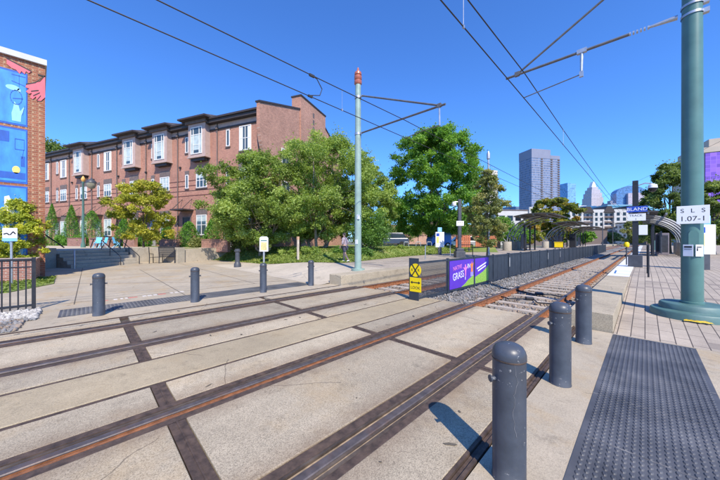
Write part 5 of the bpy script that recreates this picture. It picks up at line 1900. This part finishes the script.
# bonding cables lying between the rails
for ys, lab in (((9.3, 9.5, 9.2, 9.35), 'black cable lying across the near track sleepers by the first fence panels'), ((10.9, 10.6, 10.85, 10.8), 'second black cable lying across the near track farther along')):
    pts = [(-4.35, ys[0] + 0.9, -0.1), (-3.6, ys[0] + .35, -0.15), (-3.25, ys[0] + .1, -0.10), (-2.95, ys[0], -0.12), (-2.6, ys[1], -0.105), (-2.35, ys[1] + .12, -0.10), (-2.15, ys[2], -0.105), (-1.9, ys[3], -0.12), (-1.70, ys[3], -0.09)]
    b = MB(); b.tube(pts, 0.022, 8)
    o = b.build('bond_cable', M['black']); tag(o, lab, 'cable', 'black cables between the rails')
    b = MB(); b.ob((-2.45, ys[1] + .1, -0.09), (0.22, 0.16, 0.09), 0.5); b.build('junction_box', M['black'], o, bevel=0.02)

# --- platform furniture, right
x, y = -0.35, 20.3
o = thing('platform_sign_post', 'dark square post with a blue BLAND street sign on the right platform', 'sign post', (x, y, RZ - .01))
b = MB(); b.bx(-0.27, 0.27, -0.27, 0.27, -0.05, 0.62); b.build('base', M['darkgrey'], o, bevel=0.03)
b = MB(); b.bx(-0.11, 0.11, -0.11, 0.11, 0.62, 4.45); b.build('post', M['black'], o)
b = MB(); b.bx(-0.32, 0.44, -0.16, -0.125, 2.82, 3.12); s = b.build('blue_sign', M['signblue'], o)
text('lettering', 'BLAND', 0.235, M['signwhite'], s, (0.06, -0.1605, 2.965), sx=1.0)
b = MB(); b.bx(-0.27, 0.38, -0.16, -0.125, 2.38, 2.74); s = b.build('track_sign', M['signwhite'], o)
text('lettering', 'TRACK', 0.15, M['ink'], s, (0.02, -0.1605, 2.64))
text('lettering', '1', 0.15, M['ink'], s, (0.02, -0.1605, 2.46))
b = MB(); b.bx(0.12, 0.44, -0.12, 0.0, 1.65, 2.15); b.build('equipment_box', M['signwhite'], o, bevel=0.01)
b = MB(); b.tube([(0.1, 0, 4.2), (0.35, 0, 4.28), (0.62, 0, 4.22)], 0.03, 8); a = b.build('camera_arm', M['galv'], o)
b = MB(); b.lathe([(0.02, 4.22), (0.16, 4.15), (0.18, 4.0)], 16, (0.62, 0, 0)); b.build('camera_housing', M['signwhite'], a)
b = MB(); b.lathe([(0.03, 3.80), (0.11, 3.84), (0.16, 3.92), (0.165, 3.998)], 16, (0.62, 0, 0)); b.build('camera_dome', M['carglass'], a)
x, y = 0.09, 14.95
o = thing('handrail', 'slim black handrail post on the right platform between the pole and the curb', 'handrail', (x, y, rampz(14.95)))
b = MB(); b.tube([(0, 0, -0.02), (0, 0, 1.2)], 0.028, 10); b.build('post', M['black'], o)
b = MB(); b.tube([(0, 0, 1.15), (-0.02, 1.6, 1.18)], 0.022, 8); b.build('rail', M['black'], o)
b = MB(); b.tube([(-0.02, 1.6, -0.02), (-0.02, 1.6, 1.2)], 0.028, 10); b.build('post', M['black'], o)
x, y = -0.72, 21.5
o = thing('edge_marker', 'thin post with a small yellow head at the right platform edge', 'post', (x, y, RZ))
b = MB(); b.tube([(0, 0, 0), (0, 0, 1.0)], 0.03, 8); b.build('post', M['darkgrey'], o)
b = MB(); b.lathe([(0.10, 1.0), (0.12, 1.06), (0.12, 1.2), (0.07, 1.27)], 14); b.build('head', M['yellow'], o)

def info_panel(label, loc, rz):
    o = thing('information_panel', label, 'information panel', loc, rz)
    b = MB(); b.bx(-0.16, 0.16, -0.05, 0.05, -0.05, 0.72); b.build('leg', M['darkgrey'], o)
    b = MB(); b.bx(-0.40, 0.40, -0.06, 0.06, 0.72, 2.10); s = b.build('panel', M['signwhite'], o, bevel=0.01)
    b = MB(); b.bx(-0.2, 0.2, -0.05, 0.05, 2.102, 2.52); h = b.build('blue_head', M['lightblue'], o, bevel=0.03)
    text('lettering', 'i', 0.34, M['signwhite'], h, (0, -0.0505, 2.31))
    b = MB(); b.bx(-0.34, -0.06, -0.066, -0.0605, 1.72, 1.98); b.build('blue_square', M['signblue'], s)
    b = MB(); b.bx(-0.32, -0.10, -0.066, -0.0605, 1.10, 1.66); b.build('map_strip', M['myellow'], s)
    b = MB(); b.bx(0.0, 0.33, -0.066, -0.0605, 1.0, 1.9); b.build('text_block', mat('pale_print', (0.66, 0.67, 0.70), 0.6, 0, 0.1, 40) if 'pale_print' not in bpy.data.materials else bpy.data.materials['pale_print'], s)
    return o
x, y = at(705.2, 13)
info_panel('white information panel with a yellow map partly behind the thick green pole', (x, y, RZ - .01), YAW - 0.05)

# --- canopies
def canopy(label, loc, side, nrib=3, pitch=2.3, hgt=4.3, reach=4.3, r0=0.28, r1=1.33):
    """side=+1: ribs lean towards +x; drums stand along y"""
    o = thing('station_canopy', label, 'canopy', loc, 0, 'curved station canopies')
    Ln = (nrib - 1) * pitch
    for k in range(nrib):
        y = k * pitch
        b = MB(); b.lathe([(0.55, -0.05), (0.55, 1.15), (0.52, 1.2)], 24, (0, y, 0)); b.build('drum_base', M['wallconc'], o, bevel=0)
        pts = []
        for q in range(13):
            a = math.pi * 0.5 * q / 12
            pts.append((side * reach * (1 - math.cos(a)) * 0.92, y, 1.15 + (hgt - 1.15) * math.sin(a)))
        b = MB(); b.tube(pts, 0.085, 8)
        pts2 = [(side * 0.3 + p[0] * 0.9, y, 1.0 + (p[2] - 1.0) * 0.87) for p in pts]
        b.tube(pts2, 0.05, 8)
        b.tube([(0, y, 1.1), (-side * 0.9, y, 2.1)], 0.07, 8)
        b.build('arched_rib', M['ribs'], o)
        b = MB(); b.bx(side * 2.1 - 0.08, side * 2.1 + 0.08, y - 0.08, y + 0.08, -0.05, hgt * 0.78); b.build('column', M['black'], o)
    vs, fs = [], []
    xs = [side * reach * (r0 + (r1 - r0) * q / 10) for q in range(11)]
    def rz_(x):
        u = abs(x) / reach
        return hgt + 0.22 - 0.5 * (u - 0.85) ** 2 * 1.6
    for x in xs:
        for y, dz in ((-1.3, 0), (Ln + 1.3, 0), (Ln + 1.3, 0.12), (-1.3, 0.12)):
            vs.append((x, y, rz_(x) + dz))
    for q in range(10):
        for r_ in range(4):
            fs.append((q * 4 + r_, q * 4 + (r_ + 1) % 4, q * 4 + 4 + (r_ + 1) % 4, q * 4 + 4 + r_))
    fs += [(3, 2, 1, 0), (40, 41, 42, 43)]
    b = MB().add(vs, fs)
    b.build('roof', M['shelterroof'], o)
    b = MB()
    for x in (side * reach * 0.45, side * reach * 0.8, side * reach * 1.15):
        b.bx(x - 0.06, x + 0.06, -1.2, Ln + 1.2, rz_(x) - 0.16, rz_(x) - 0.01)
    b.build('purlin', M['ribs'], o)
    b = MB(); b.bx(side * 1.6 - 0.04, side * 1.6 + 0.04, 0.3, Ln * 0.55, 0.25, 2.2); b.build('wind_screen', M['darkgrey'], o)
    b = MB(); b.bx(side * 1.2, side * 1.65, Ln * 0.6, Ln * 0.95, 0.38, 0.45); b.build('bench_seat', M['black'], o)
    b = MB(); b.bx(side * 1.35, side * 1.5, Ln * 0.65, Ln * 0.7, -0.02, 0.38); b.build('bench_leg', M['black'], o)
    return o
canopy('nearest curved canopy on the left platform, behind the slender tree', (-13.0, 40.5, LZ), 1, 3, 2.4, 4.4, 4.2)
canopy('second curved canopy on the left platform, behind the yellow box', (-13.0, 61.2, LZ), 1, 4, 3.6, 4.4, 4.2)
canopy('farthest curved canopy on the left platform', (-13.0, 85, LZ), 1, 3, 4.0, 4.4, 4.2)
canopy('curved canopy on the right platform behind the blue street sign', (2.6, 35.5, RZ - .01), -1, 4, 2.6, 3.6, 3.0, 0.6, 1.15)
x, y = at(558.5, 40)
o = thing('yellow_box', 'small bright yellow box standing on the left platform before the second canopy', 'box', (x, y, LZ + .3), 0.2)
b = MB(); b.bx(-0.5, 0.5, -0.45, 0.45, 0.08, 0.78); b.build('body', M['yellow'], o, bevel=0.04)
b = MB(); b.bx(-0.54, 0.54, -0.49, 0.49, 0.782, 0.86); b.build('lid', M['yellow'], o)
for sx in (-0.4, 0.4):
    b = MB(); b.bx(sx - .06, sx + .06, -0.4, 0.4, -0.32, 0.078); b.build('foot', M['darkgrey'], o)
x, y = at(580, 45)
o = thing('ticket_machine', 'black ticket machine pillar right of the second left canopy', 'machine', (-9.6, 66, LZ))
b = MB(); b.bx(-0.5, 0.5, -0.4, 0.4, 0, 2.6); b.build('cabinet', M['black'], o, bevel=0.04)
b = MB(); b.bx(-0.35, 0.35, -0.43, -0.405, 1.4, 1.9); b.build('screen', M['carglass'], o)
x, y = at(662, 27)
o = thing('brick_pillar', 'grey cabinet pillar beside the right canopy', 'cabinet', (x, y, RZ - .01))
b = MB(); b.bx(-0.45, 0.45, -0.4, 0.4, 0, 2.1); b.build('cabinet', mat('mauve_cabinet', (0.26, 0.23, 0.26), 0.7, 0, 0.15, 3), o, bevel=0.03)
b = MB(); b.bx(-0.38, 0.38, -0.42, -0.403, 0.3, 1.9); b.build('door', M['darkgrey'], o)

# --- platform furniture, left
x, y = at(459.5, 21.6)
o = thing('camera_post', 'dark square camera post with a small white sign on the left platform', 'camera post', (x, y, LZ), YAW)
b = MB(); b.bx(-0.36, 0.36, -0.3, 0.3, -0.05, 0.5); b.bx(-0.28, 0.28, -0.24, 0.24, 0.5, 0.72); b.build('base', M['darkgrey'], o, bevel=0.03)
b = MB(); b.bx(-0.11, 0.11, -0.11, 0.11, 0.72, 4.5); b.build('post', M['darkgrey'], o)
b = MB(); b.bx(-0.28, 0.28, -0.15, -0.115, 2.45, 2.82); s = b.build('track_sign', M['signwhite'], o)
text('lettering', 'TRACK', 0.14, M['ink'], s, (0, -0.1505, 2.70)); text('lettering', '2', 0.13, M['ink'], s, (0, -0.1505, 2.54))
b = MB(); b.tube([(-0.1, 0, 4.3), (-0.4, 0, 4.3)], 0.035, 8); a = b.build('camera_arm', M['galv'], o)
b = MB(); b.lathe([(0.12, 3.98), (0.17, 4.05), (0.16, 4.25), (0.05, 4.32)], 14, (-0.42, 0, 0)); b.build('camera_housing', M['signwhite'], a)
x, y = at(439.7, 25.5)
info_panel('white information panel with a pale blue head on the left platform', (x, y, LZ), YAW + 0.1)
for i, (px, lab) in enumerate(((406.3, 'leftmost of the three grey bike hoops'), (418.3, 'middle of the three grey bike hoops before the big tree'), (429.2, 'rightmost of the three grey bike hoops, before the blue vehicle'))):
    x, y = at(px, 33)
    o = thing('bike_hoop', lab, 'bike rack', (x, y, LZ + 0.05), YAW, 'grey bike hoops')
    b = MB(); b.tube([(-0.27, 0, -0.1), (-0.27, 0, 1.0), (-0.2, 0, 1.12), (0.2, 0, 1.12), (0.27, 0, 1.0), (0.27, 0, -0.1)], 0.045, 8); b.build('hoop', M['galv'], o)
    b = MB(); b.tube([(-0.27, 0, 0.55), (0.27, 0, 0.55)], 0.03, 8); b.build('crossbar', M['galv'], o)
for px, dep, lab in ((425.3, 19.5, 'thin grey platform post left of the information panel'), (450.2, 23.0, 'thin grey platform post between the information panel and the camera post')):
    x, y = at(px, dep)
    b = MB(); b.tube([(0, 0, -0.03), (0, 0, 0.98)], 0.035, 8)
    tag(b.build('slim_post', M['galv'], loc=(x, y, LZ)), lab, 'post')
x, y = at(466.5, 24.5)
o = thing('platform_rail', 'low black double rail to the right of the camera post', 'railing', (x, y, LZ), YAW + 0.6)
for z in (0.55, 0.95):
    b = MB(); b.tube([(-0.9, 0, z), (0.9, 0, z)], 0.03, 8); b.build('rail', M['black'], o)
for sx in (-0.9, 0.9):
    b = MB(); b.tube([(sx, 0, 0), (sx, 0, 1.0)], 0.035, 8); b.build('post', M['black'], o)
# orange boards
for px, w, dep, lab in ((463, 1.7, 33, 'rust orange board on posts behind the camera post'), (486, 2.7, 36, 'longer rust orange slatted board behind the slender tree')):
    x, y = at(px, dep)
    o = thing('orange_board', lab, 'board', (x, y, LZ), YAW, 'rust orange boards behind the left platform')
    b = MB()
    k = -w / 2
    while k < w / 2 - 0.1:
        b.bx(k, k + 0.22, -0.03, 0.03, 0.55, 1.95)
        k += 0.25
    b.bx(-w / 2, w / 2, 0.031, 0.07, 0.7, 0.85); b.bx(-w / 2, w / 2, 0.031, 0.07, 1.6, 1.75)
    b.build('boards', M['orange'] if False else mat('rust_orange_board', (0.42, 0.13, 0.06), 0.8, 0, 0.3, 3), o)
    for sx in (-w / 2 + 0.1, w / 2 - 0.1):
        b = MB(); b.bx(sx - .05, sx + .05, 0.071, 0.15, -0.05, 2.0); b.build('post', M['darkgrey'], o)

# blue box-shaped vehicle and dark parked car beyond the lawn
x, y = at(438, 37)
o = thing('blue_van', 'boxy bright blue vehicle parked behind the information panel', 'van', (x, y, 0.75), YAW + 0.15)
b = MB()
b.prism([(-1.25, 0.35), (1.45, 0.35), (1.45, 2.35), (1.3, 2.5), (-0.3, 2.5), (-0.75, 2.2), (-1.15, 1.35), (-1.3, 1.1)], 'y', -0.9, 0.9)
b.build('body', M['vblue'], o, bevel=0.06)
b = MB(); b.prism([(-1.0, 1.4), (-0.3, 1.4), (-0.3, 2.2), (-0.62, 2.2)], 'y', -0.925, -0.902); b.build('side_window', M['carglass'], o)
b = MB(); b.prism([(-1.19, 1.38), (-0.80, 2.18), (-0.84, 2.22), (-1.25, 1.42)], 'y', -0.8, 0.8); b.build('windscreen', M['carglass'], o)
for sx in (-0.75, 0.95):
    for sy in (-0.9, 0.74):
        b = MB(); b.tube([(sx, sy - 0.02, 0.36), (sx, sy + 0.16, 0.36)], 0.36, 18); w_ = b.build('wheel', M['tyre'], o)
        b = MB(); b.tube([(sx, sy - 0.035, 0.36), (sx, sy - 0.021, 0.36)], 0.2, 14); b.build('rim', M['galv'], w_)
def car(label, loc, rz, paint, group=None):
    o = thing('parked_car', label, 'car', loc, rz, group)
    b = MB()
    b.prism([(-2.2, 0.35), (2.2, 0.35), (2.25, 0.8), (2.0, 0.98), (1.1, 1.05), (-2.1, 1.05), (-2.25, 0.85)], 'y', -0.88, 0.88)
    b.build('body', paint, o, bevel=0.07)
    b = MB(); b.prism([(-2.0, 1.05), (1.05, 1.05), (0.45, 1.62), (-1.6, 1.62)], 'y', -0.74, 0.74); c = b.build('cabin', M['carglass'], o, bevel=0.08)
    b = MB(); b.prism([(-1.62, 1.62), (0.42, 1.62), (0.3, 1.70), (-1.5, 1.70)], 'y', -0.70, 0.70); b.build('roof', paint, o, bevel=0.03)
    for s in (-1, 1):
        b = MB(); b.bx(2.10, 2.255, s * 0.65 - 0.15, s * 0.65 + 0.15, 0.66, 0.80); b.build('headlight', M['signwhite'], o)
    for sx in (-1.35, 1.35):
        for sy in (-0.9, 0.7):
            b = MB(); b.tube([(sx, sy - 0.01, 0.33), (sx, sy + 0.2, 0.33)], 0.33, 18); w_ = b.build('wheel', M['tyre'], o)
            b = MB(); b.tube([(sx, sy - 0.03, 0.33), (sx, sy - 0.011, 0.33)], 0.2, 14); b.build('rim', M['galv'], w_)
    return o
x, y = at(390, 35)
car('dark navy car parked behind the hedge to the right of the slender green pole', (x, y, 0.95), YAW + 3.14, M['navy'])
x, y = at(459, 40)
car('pale silver car partly hidden behind the camera post', (x, y, 0.6), YAW + 3.1, mat('silver_paint', (0.45, 0.46, 0.48), 0.3, 0.4, 0.05, 2))

# --- person walking on the platform walk
def person(loc, face):
    o = thing('person', 'person in a mauve grey top and dark shorts walking beside the slender green pole', 'person', loc, face)
    J = {'pelvis': (0, 0, .93), 'waist': (0, .01, 1.07), 'chest': (0, .03, 1.30), 'neck': (0, .03, 1.47), 'neck2': (0, .05, 1.54), 'head': (0, .07, 1.63), 'crown': (0, .06, 1.735),
         'shL': (.18, .03, 1.42), 'elL': (.25, -.06, 1.15), 'wrL': (.25, .06, .93),
         'shR': (-.18, .03, 1.42), 'elR': (-.26, .02, 1.14), 'wrR': (-.25, .16, .96),
         'hipL': (.095, 0, .88), 'knL': (.10, .14, .50), 'anL': (.10, .10, .09), 'toL': (.11, .26, .035),
         'hipR': (-.095, 0, .88), 'knR': (-.10, -.06, .49), 'anR': (-.10, -.30, .14), 'toR': (-.11, -.17, .035)}
    rad = {'pelvis': .135, 'waist': .12, 'chest': .145, 'neck': .06, 'neck2': .055, 'head': .088, 'crown': .07, 'shL': .07, 'elL': .045, 'wrL': .032, 'shR': .07, 'elR': .045, 'wrR': .032,
           'hipL': .095, 'knL': .062, 'anL': .042, 'toL': .036, 'hipR': .095, 'knR': .062, 'anR': .042, 'toR': .036}
    E_ = [('pelvis', 'waist'), ('waist', 'chest'), ('chest', 'neck'), ('neck', 'neck2'), ('neck2', 'head'), ('head', 'crown'), ('chest', 'shL'), ('shL', 'elL'), ('elL', 'wrL'), ('chest', 'shR'), ('shR', 'elR'), ('elR', 'wrR'),
          ('pelvis', 'hipL'), ('hipL', 'knL'), ('knL', 'anL'), ('anL', 'toL'), ('pelvis', 'hipR'), ('hipR', 'knR'), ('knR', 'anR'), ('anR', 'toR')]
    def skin(name, names, edges, pos, rads, m, root, sub=2):
        me = bpy.data.meshes.new(name)
        ix = {n_: i for i, n_ in enumerate(names)}
        me.from_pydata([pos[n_] for n_ in names], [(ix[a], ix[c]) for a, c in edges], [])
        q = bpy.data.objects.new(name, me)
        col.objects.link(q)
        q.modifiers.new('skin', 'SKIN')
        for n_ in names:
            me.skin_vertices[0].data[ix[n_]].radius = (rads[n_],) * 2
            me.skin_vertices[0].data[ix[n_]].use_root = (n_ == root)
        s = q.modifiers.new('sub', 'SUBSURF'); s.levels = sub; s.render_levels = sub
        dg = bpy.context.evaluated_depsgraph_get()
        out = bpy.data.meshes.new_from_object(q.evaluated_get(dg))
        bpy.data.objects.remove(q)
        out.materials.clear()
        out.materials.append(m)
        for p in out.polygons:
            p.use_smooth = True
        return link(name, out, o)
    skin('body', list(J), E_, J, rad, M['skin'], 'pelvis')
    # hands: palm, four fingers and a thumb
    for s, wr in ((1, 'wrL'), (-1, 'wrR')):
        w = Vector(J[wr]); e = Vector(J['elL' if s > 0 else 'elR'])
        d = (w - e).normalized() * 0.6 + Vector((0, 0, -0.4)); d.normalize()
        pos, rads, ed, names = {}, {}, [], []
        def P(n_, v, r):
            pos[n_] = tuple(v); rads[n_] = r; names.append(n_)
        f_ = Vector((0, 1, 0)); f_ = (f_ - d * f_.dot(d)).normalized()
        P('wrist', w, .026); P('palm', w + d * 0.06, .032); ed.append(('wrist', 'palm'))
        for k, ln in enumerate((0.072, 0.082, 0.076, 0.058)):
            b0 = w + d * 0.085 + f_ * (0.030 - 0.020 * k)
            P(f'a{k}', b0, .011); P(f'b{k}', b0 + d * ln * .55, .0095); P(f'c{k}', b0 + d * ln + Vector((-s * .022, 0, 0)), .008)
            ed += [('palm', f'a{k}'), (f'a{k}', f'b{k}'), (f'b{k}', f'c{k}')]
        P('t0', w + d * 0.04 + f_ * 0.04, .012); P('t1', w + d * 0.08 + f_ * 0.058, .010); ed += [('palm', 't0'), ('t0', 't1')]
        skin('hand', names, ed, pos, rads, M['skin'], 'palm')
    # top with short sleeves and dark shorts follow the body
    cl = {k: rad[k] + .016 for k in rad}
    names = ['pelvis', 'waist', 'chest', 'neck', 'shL', 'slL', 'shR', 'slR']
    pos = dict(J); pos['slL'] = tuple(Vector(J['shL']).lerp(Vector(J['wrL']), .62)); pos['slR'] = tuple(Vector(J['shR']).lerp(Vector(J['wrR']), .62))
    pos['slL'] = tuple(Vector(J['elL']) + (Vector(J['wrL']) - Vector(J['elL'])) * .35); pos['slR'] = tuple(Vector(J['elR']) + (Vector(J['wrR']) - Vector(J['elR'])) * .35)
    pos['eL'], pos['eR'] = J['elL'], J['elR']
    cl['slL'] = cl['slR'] = .048; cl['eL'] = cl['eR'] = .060; cl['neck'] = .068
    names += ['eL', 'eR']
    skin('top', names, [('pelvis', 'waist'), ('waist', 'chest'), ('chest', 'neck'), ('chest', 'shL'), ('shL', 'eL'), ('eL', 'slL'), ('chest', 'shR'), ('shR', 'eR'), ('eR', 'slR')], pos, cl, M['shirt'], 'chest')
    names = ['pelvis', 'hipL', 'ktL', 'hipR', 'ktR']
    pos['ktL'] = tuple(Vector(J['hipL']).lerp(Vector(J['knL']), .85)); pos['ktR'] = tuple(Vector(J['hipR']).lerp(Vector(J['knR']), .85))
    cl['ktL'] = cl['ktR'] = .085; cl['hipL'] = cl['hipR'] = .112; cl['pelvis'] = .150
    skin('shorts', names, [('pelvis', 'hipL'), ('hipL', 'ktL'), ('pelvis', 'hipR'), ('hipR', 'ktR')], pos, cl, M['trousers'], 'pelvis')
    for s in ('L', 'R'):
        n_ = ['an' + s, 'to' + s, 'he' + s]
        pos['he' + s] = tuple(Vector(J['an' + s]) + Vector((0, -.045, -.05)))
        r_ = {'an' + s: .05, 'to' + s: .046, 'he' + s: .045}
        skin('shoe', n_, [('he' + s, 'an' + s), ('an' + s, 'to' + s)], pos, r_, M['signwhite'], 'an' + s)
    # hair cap, ears, nose, eyes and mouth
    b = MB()
    H = Vector((0, .062, 1.665))
    for i in range(7):
        for k in range(16):
            a, e = 6.2832 * k / 16, R(-12 + 17 * i)
            rr = .104
            p = H + Vector((math.cos(a) * math.cos(e) * rr * .92, math.sin(a) * math.cos(e) * rr * 1.08 - .012, math.sin(e) * rr * 1.08 + (0.03 if math.sin(a) > 0.3 and i < 3 else 0)))
            b.v.append(tuple(p))
    for i in range(6):
        for k in range(16):
            b.f.append((i * 16 + k, i * 16 + (k + 1) % 16, (i + 1) * 16 + (k + 1) % 16, (i + 1) * 16 + k)); b.mi.append(0); b.sm.append(True)
    b.f.append(tuple(96 + k for k in range(16))); b.mi.append(0); b.sm.append(True)
    b.build('hair', M['hair'], o)
    b = MB()
    b.tube([(0, .150, 1.655), (0, .178, 1.625), (0, .155, 1.618)], [.008, .014, .010], 8)
    for s in (-1, 1):
        b.tube([(s * .086, .065, 1.665), (s * .098, .055, 1.645), (s * .088, .062, 1.615)], .012, 6)
    b.build('nose_and_ears', M['skin'], o)
    b = MB()
    for s in (-1, 1):
        b.ob((s * .032, .151, 1.652), (.024, .012, .010))
    b.ob((0, .150, 1.588), (.042, .012, .008))
    b.build('eyes_and_mouth', M['hair'], o)
    return o
x, y = gr(345, 262.3, LZ)
person((x, y, apronz(x, y) + .008), YAW + R(65))

# --- conifers and shrubs before the townhouses
def fz(px, n=2.0):
    return FW(FT(px, n), n)
spec = [(52, 2.0, 5.5, 1.7, 'tall cone conifer next to the mural wall'), (71.5, 2.2, 5.1, 1.95, 'tall cone conifer between the mural wall and the street lamp'), (92, 2.2, 4.2, 2.4, 'broad cone conifer just right of the street lamp'),
        (124, 2.0, 3.3, 2.0, 'dark cone conifer left of the yellow tree'), (133, 2.1, 2.9, 1.5, 'dark cone conifer behind the left side of the yellow tree'), (143.5, 2.2, 2.6, 1.5, 'cone conifer behind the yellow tree trunk'), (167.5, 2.1, 2.6, 1.6, 'cone conifer behind the bench'),
        (189, 2.0, 2.5, 2.2, 'round topped conifer left of the white first floor window'), (211.5, 2.0, 2.7, 1.75, 'cone conifer above the brick wall by the door')]
for i, (px, n_, h_, w_, lab) in enumerate(spec):
    x, y = fz(px, n_)
    cone_shrub('conifer', lab, (x, y, TZ - 0.05), h_, w_, 5200, 0.11, L['cone'], 20 + i, 0.8 if i not in (7, 2) else 0.55, 'conifers before the townhouses')
for i, (px, n_, sz, lm, lab) in enumerate(((60, 2.6, (1.5, 1.2, 1.5), 'cone', 'low dark green bush between the two leftmost conifers'), (80, 2.6, (1.4, 1.2, 1.4), 'cone', 'low dark green bush left of the street lamp'), (197, 3.0, (1.8, 1.3, 1.1), 'dull', 'low grey green bush between two rounded conifers'),
                                            (234, 2.4, (2.6, 1.6, 1.5), 'dark', 'low dark shrub before the grey door'), (247, 2.2, (2.2, 1.6, 1.6), 'dark', 'dark shrub under the tall first floor window'), (262, 1.8, (2.3, 1.8, 3.4), 'cone', 'tall bright green shrub at the corner of the townhouse'))):
    x, y = fz(px, n_)
    bush('bush', lab, (x, y, TZ - 0.1), sz, 3400, 0.12, L[lm], 60 + i)
# hedge under the pale trees
x, y = at(371, 21.5)
bush('hedge', 'big rounded ivy green hedge right of the slender green pole', (x, y, 0.5), (2.6, 2.4, 3.7), 13000, 0.12, L['ivy'], 71, 26)
for i, (px, dep, w_, h_, lab) in enumerate(((312, 21.5, 3.0, 0.9, 'low ground cover patch left of the walking person'), (335, 21.5, 2.6, 0.8, 'low ground cover patch behind the walking person'), (290, 22.5, 2.6, 0.8, 'low ground cover patch beside the pale marker post'), (363, 20.0, 2.6, 0.9, 'low ground cover in front of the big hedge'), (395, 26, 3.0, 0.9, 'low green planting behind the hedge'))):
    x, y = at(px, dep)
    bush('ground_cover', lab, (x, y, 0.4), (w_, w_ * 0.7, h_), 3000, 0.11, L['ivy' if i % 2 else 'olive'], 90 + i, 12)
# --- golden shrub in the planter
x, y = at(19, 12.4)
tree('golden_shrub', 'bright golden green shrub growing in the brick planter at the left edge', (x, y, 0.7), 2.85, 2.05, 0.0, 44000, 0.075, L['gold'], 5, 0.05, cat='shrub', nclump=120, top=3.2, rmin=.06, rmax=.11, wisp=0.06)

# --- trees
x, y = at(143.5, 23.0)
tree('young_tree', 'small tree with yellowing leaves in the planter behind the bench', (x, y, TZ), 5.6, 5.7, 0.7, 20000, 0.16, L['yellow'], 31, 0.08, nclump=90, top=0.4, rmin=.05, rmax=.10, wisp=0.03)
x, y = at(262, 23.0)
tree('leafy_tree', 'pale green spreading tree in front of the townhouse corner', (x, y, 0.55), 8.2, 8.8, 0.7, 80000, 0.14, L['olive'], 32, 0.13, bark='bark_pale', stems=3, nclump=170, top=0.3, rmin=.05, rmax=.10, wisp=0.03, low=0.2)
x, y = at(318, 24.0)
tree('leafy_tree', 'pale green spreading tree behind the slender green pole', (x, y, 0.6), 10.0, 10.8, 1.0, 95000, 0.14, L['olive'], 33, 0.15, bark='bark_pale', stems=4, nclump=210, top=0.3, rmin=.045, rmax=.09, wisp=0.03, low=0.2)
x, y = at(366, 26.0)
tree('leafy_tree', 'pale green tree between the slender pole and the large maple', (x, y, 0.8), 7.8, 6.4, 0.8, 40000, 0.145, L['olive'], 34, 0.12, bark='bark_pale', stems=2, nclump=100, top=0.3, rmin=.05, rmax=.10, wisp=0.03)
x, y = at(431, 38)
tree('maple_tree', 'large rounded fresh green tree behind the bike hoops', (x, y, 0.9), 15.8, 15.2, 1.7, 120000, 0.24, L['green'], 35, 0.32, nclump=230, top=0.4, rmin=.045, rmax=.085, wisp=0.02, low=0.05)
x, y = at(487, 21.8)
tree('slender_tree', 'narrow dull green tree with thinning top on the left platform', (x, y, LZ), 6.9, 3.5, 0.8, 22000, 0.13, L['dull'], 36, 0.07, nclump=90, top=3.5, rmin=.05, rmax=.09, wisp=0.06)
x, y = at(554, 74)
tree('autumn_tree', 'rounded tree turning orange behind the left canopies', (x, y, 0), 13.4, 12.5, 1.5, 60000, 0.42, L['autumn'], 37, 0.25, nclump=130, top=0.0, rmin=.05, rmax=.09)
x, y = at(530, 68)
tree('autumn_tree', 'small orange leaved tree under the bigger autumn tree', (x, y, 0), 8.0, 6, 1.0, 12000, 0.36, L['autumn'], 38, 0.15, nclump=40, top=0.1)
x, y = at(670, 30)
tree('platform_tree', 'dark leafed tree left of the thick green pole', (x, y, RZ), 9.6, 5.2, 1.4, 46000, 0.18, L['dark'], 39, 0.14, nclump=100, top=1.0, rmin=.05, rmax=.09, wisp=0.06)
x, y = at(714, 28)
tree('platform_tree', 'dark leafed tree right of the thick green pole', (x, y, RZ), 7.4, 5.6, 0.8, 36000, 0.19, L['dark'], 40, 0.14, nclump=100, top=0.8, rmin=.05, rmax=.09, wisp=0.05)
x, y = at(52, 62)
tree('distant_tree', 'dark green tree rising behind the townhouse roof beside the mural building', (x, y, 0), 24.0, 13, 8, 9000, 0.5, L['dark'], 41, 0.3, nclump=50, top=0.2)
for i, (px, dep, h_, w_, lm, lab) in enumerate(((347, 52, 9, 12, 'dark', 'dark green tree behind the slender green pole beyond the lawn'), (560, 100, 5, 7, 'green', 'low bright green shrub tree between the canopies and the track fence'), (632, 110, 9, 9, 'dull', 'small tree at the end of the tracks left of the sign post'), (584, 130, 7, 9, 'green', 'bright green tree before the white apartments'), (515, 60, 5, 8, 'green', 'green bushes behind the nearest left canopy'),
                                                 (660, 60, 6, 8, 'autumn', 'olive tree behind the right canopy'), (648, 90, 9, 9, 'autumn', 'far olive tree right of the blue street sign'), (610, 150, 6, 10, 'dull', 'low brownish trees along the end of the tracks'), (655, 45, 4.6, 6, 'dark', 'dark bushes behind the right canopy ribs'), (398, 55, 10, 9, 'green', 'green tree behind the dark parked car'), (480, 58, 7, 9, 'dark', 'dark green tree behind the orange boards'), (500, 75, 8, 8, 'green', 'green tree behind the slender tree'))):
    x, y = at(px, dep)
    tree('background_tree', lab, (x, y, 0.2), h_, w_, 0.8, 9000, 0.34 * dep / 75, L[lm], 50 + i, 0.15, nclump=36, top=0.1)
#@@4
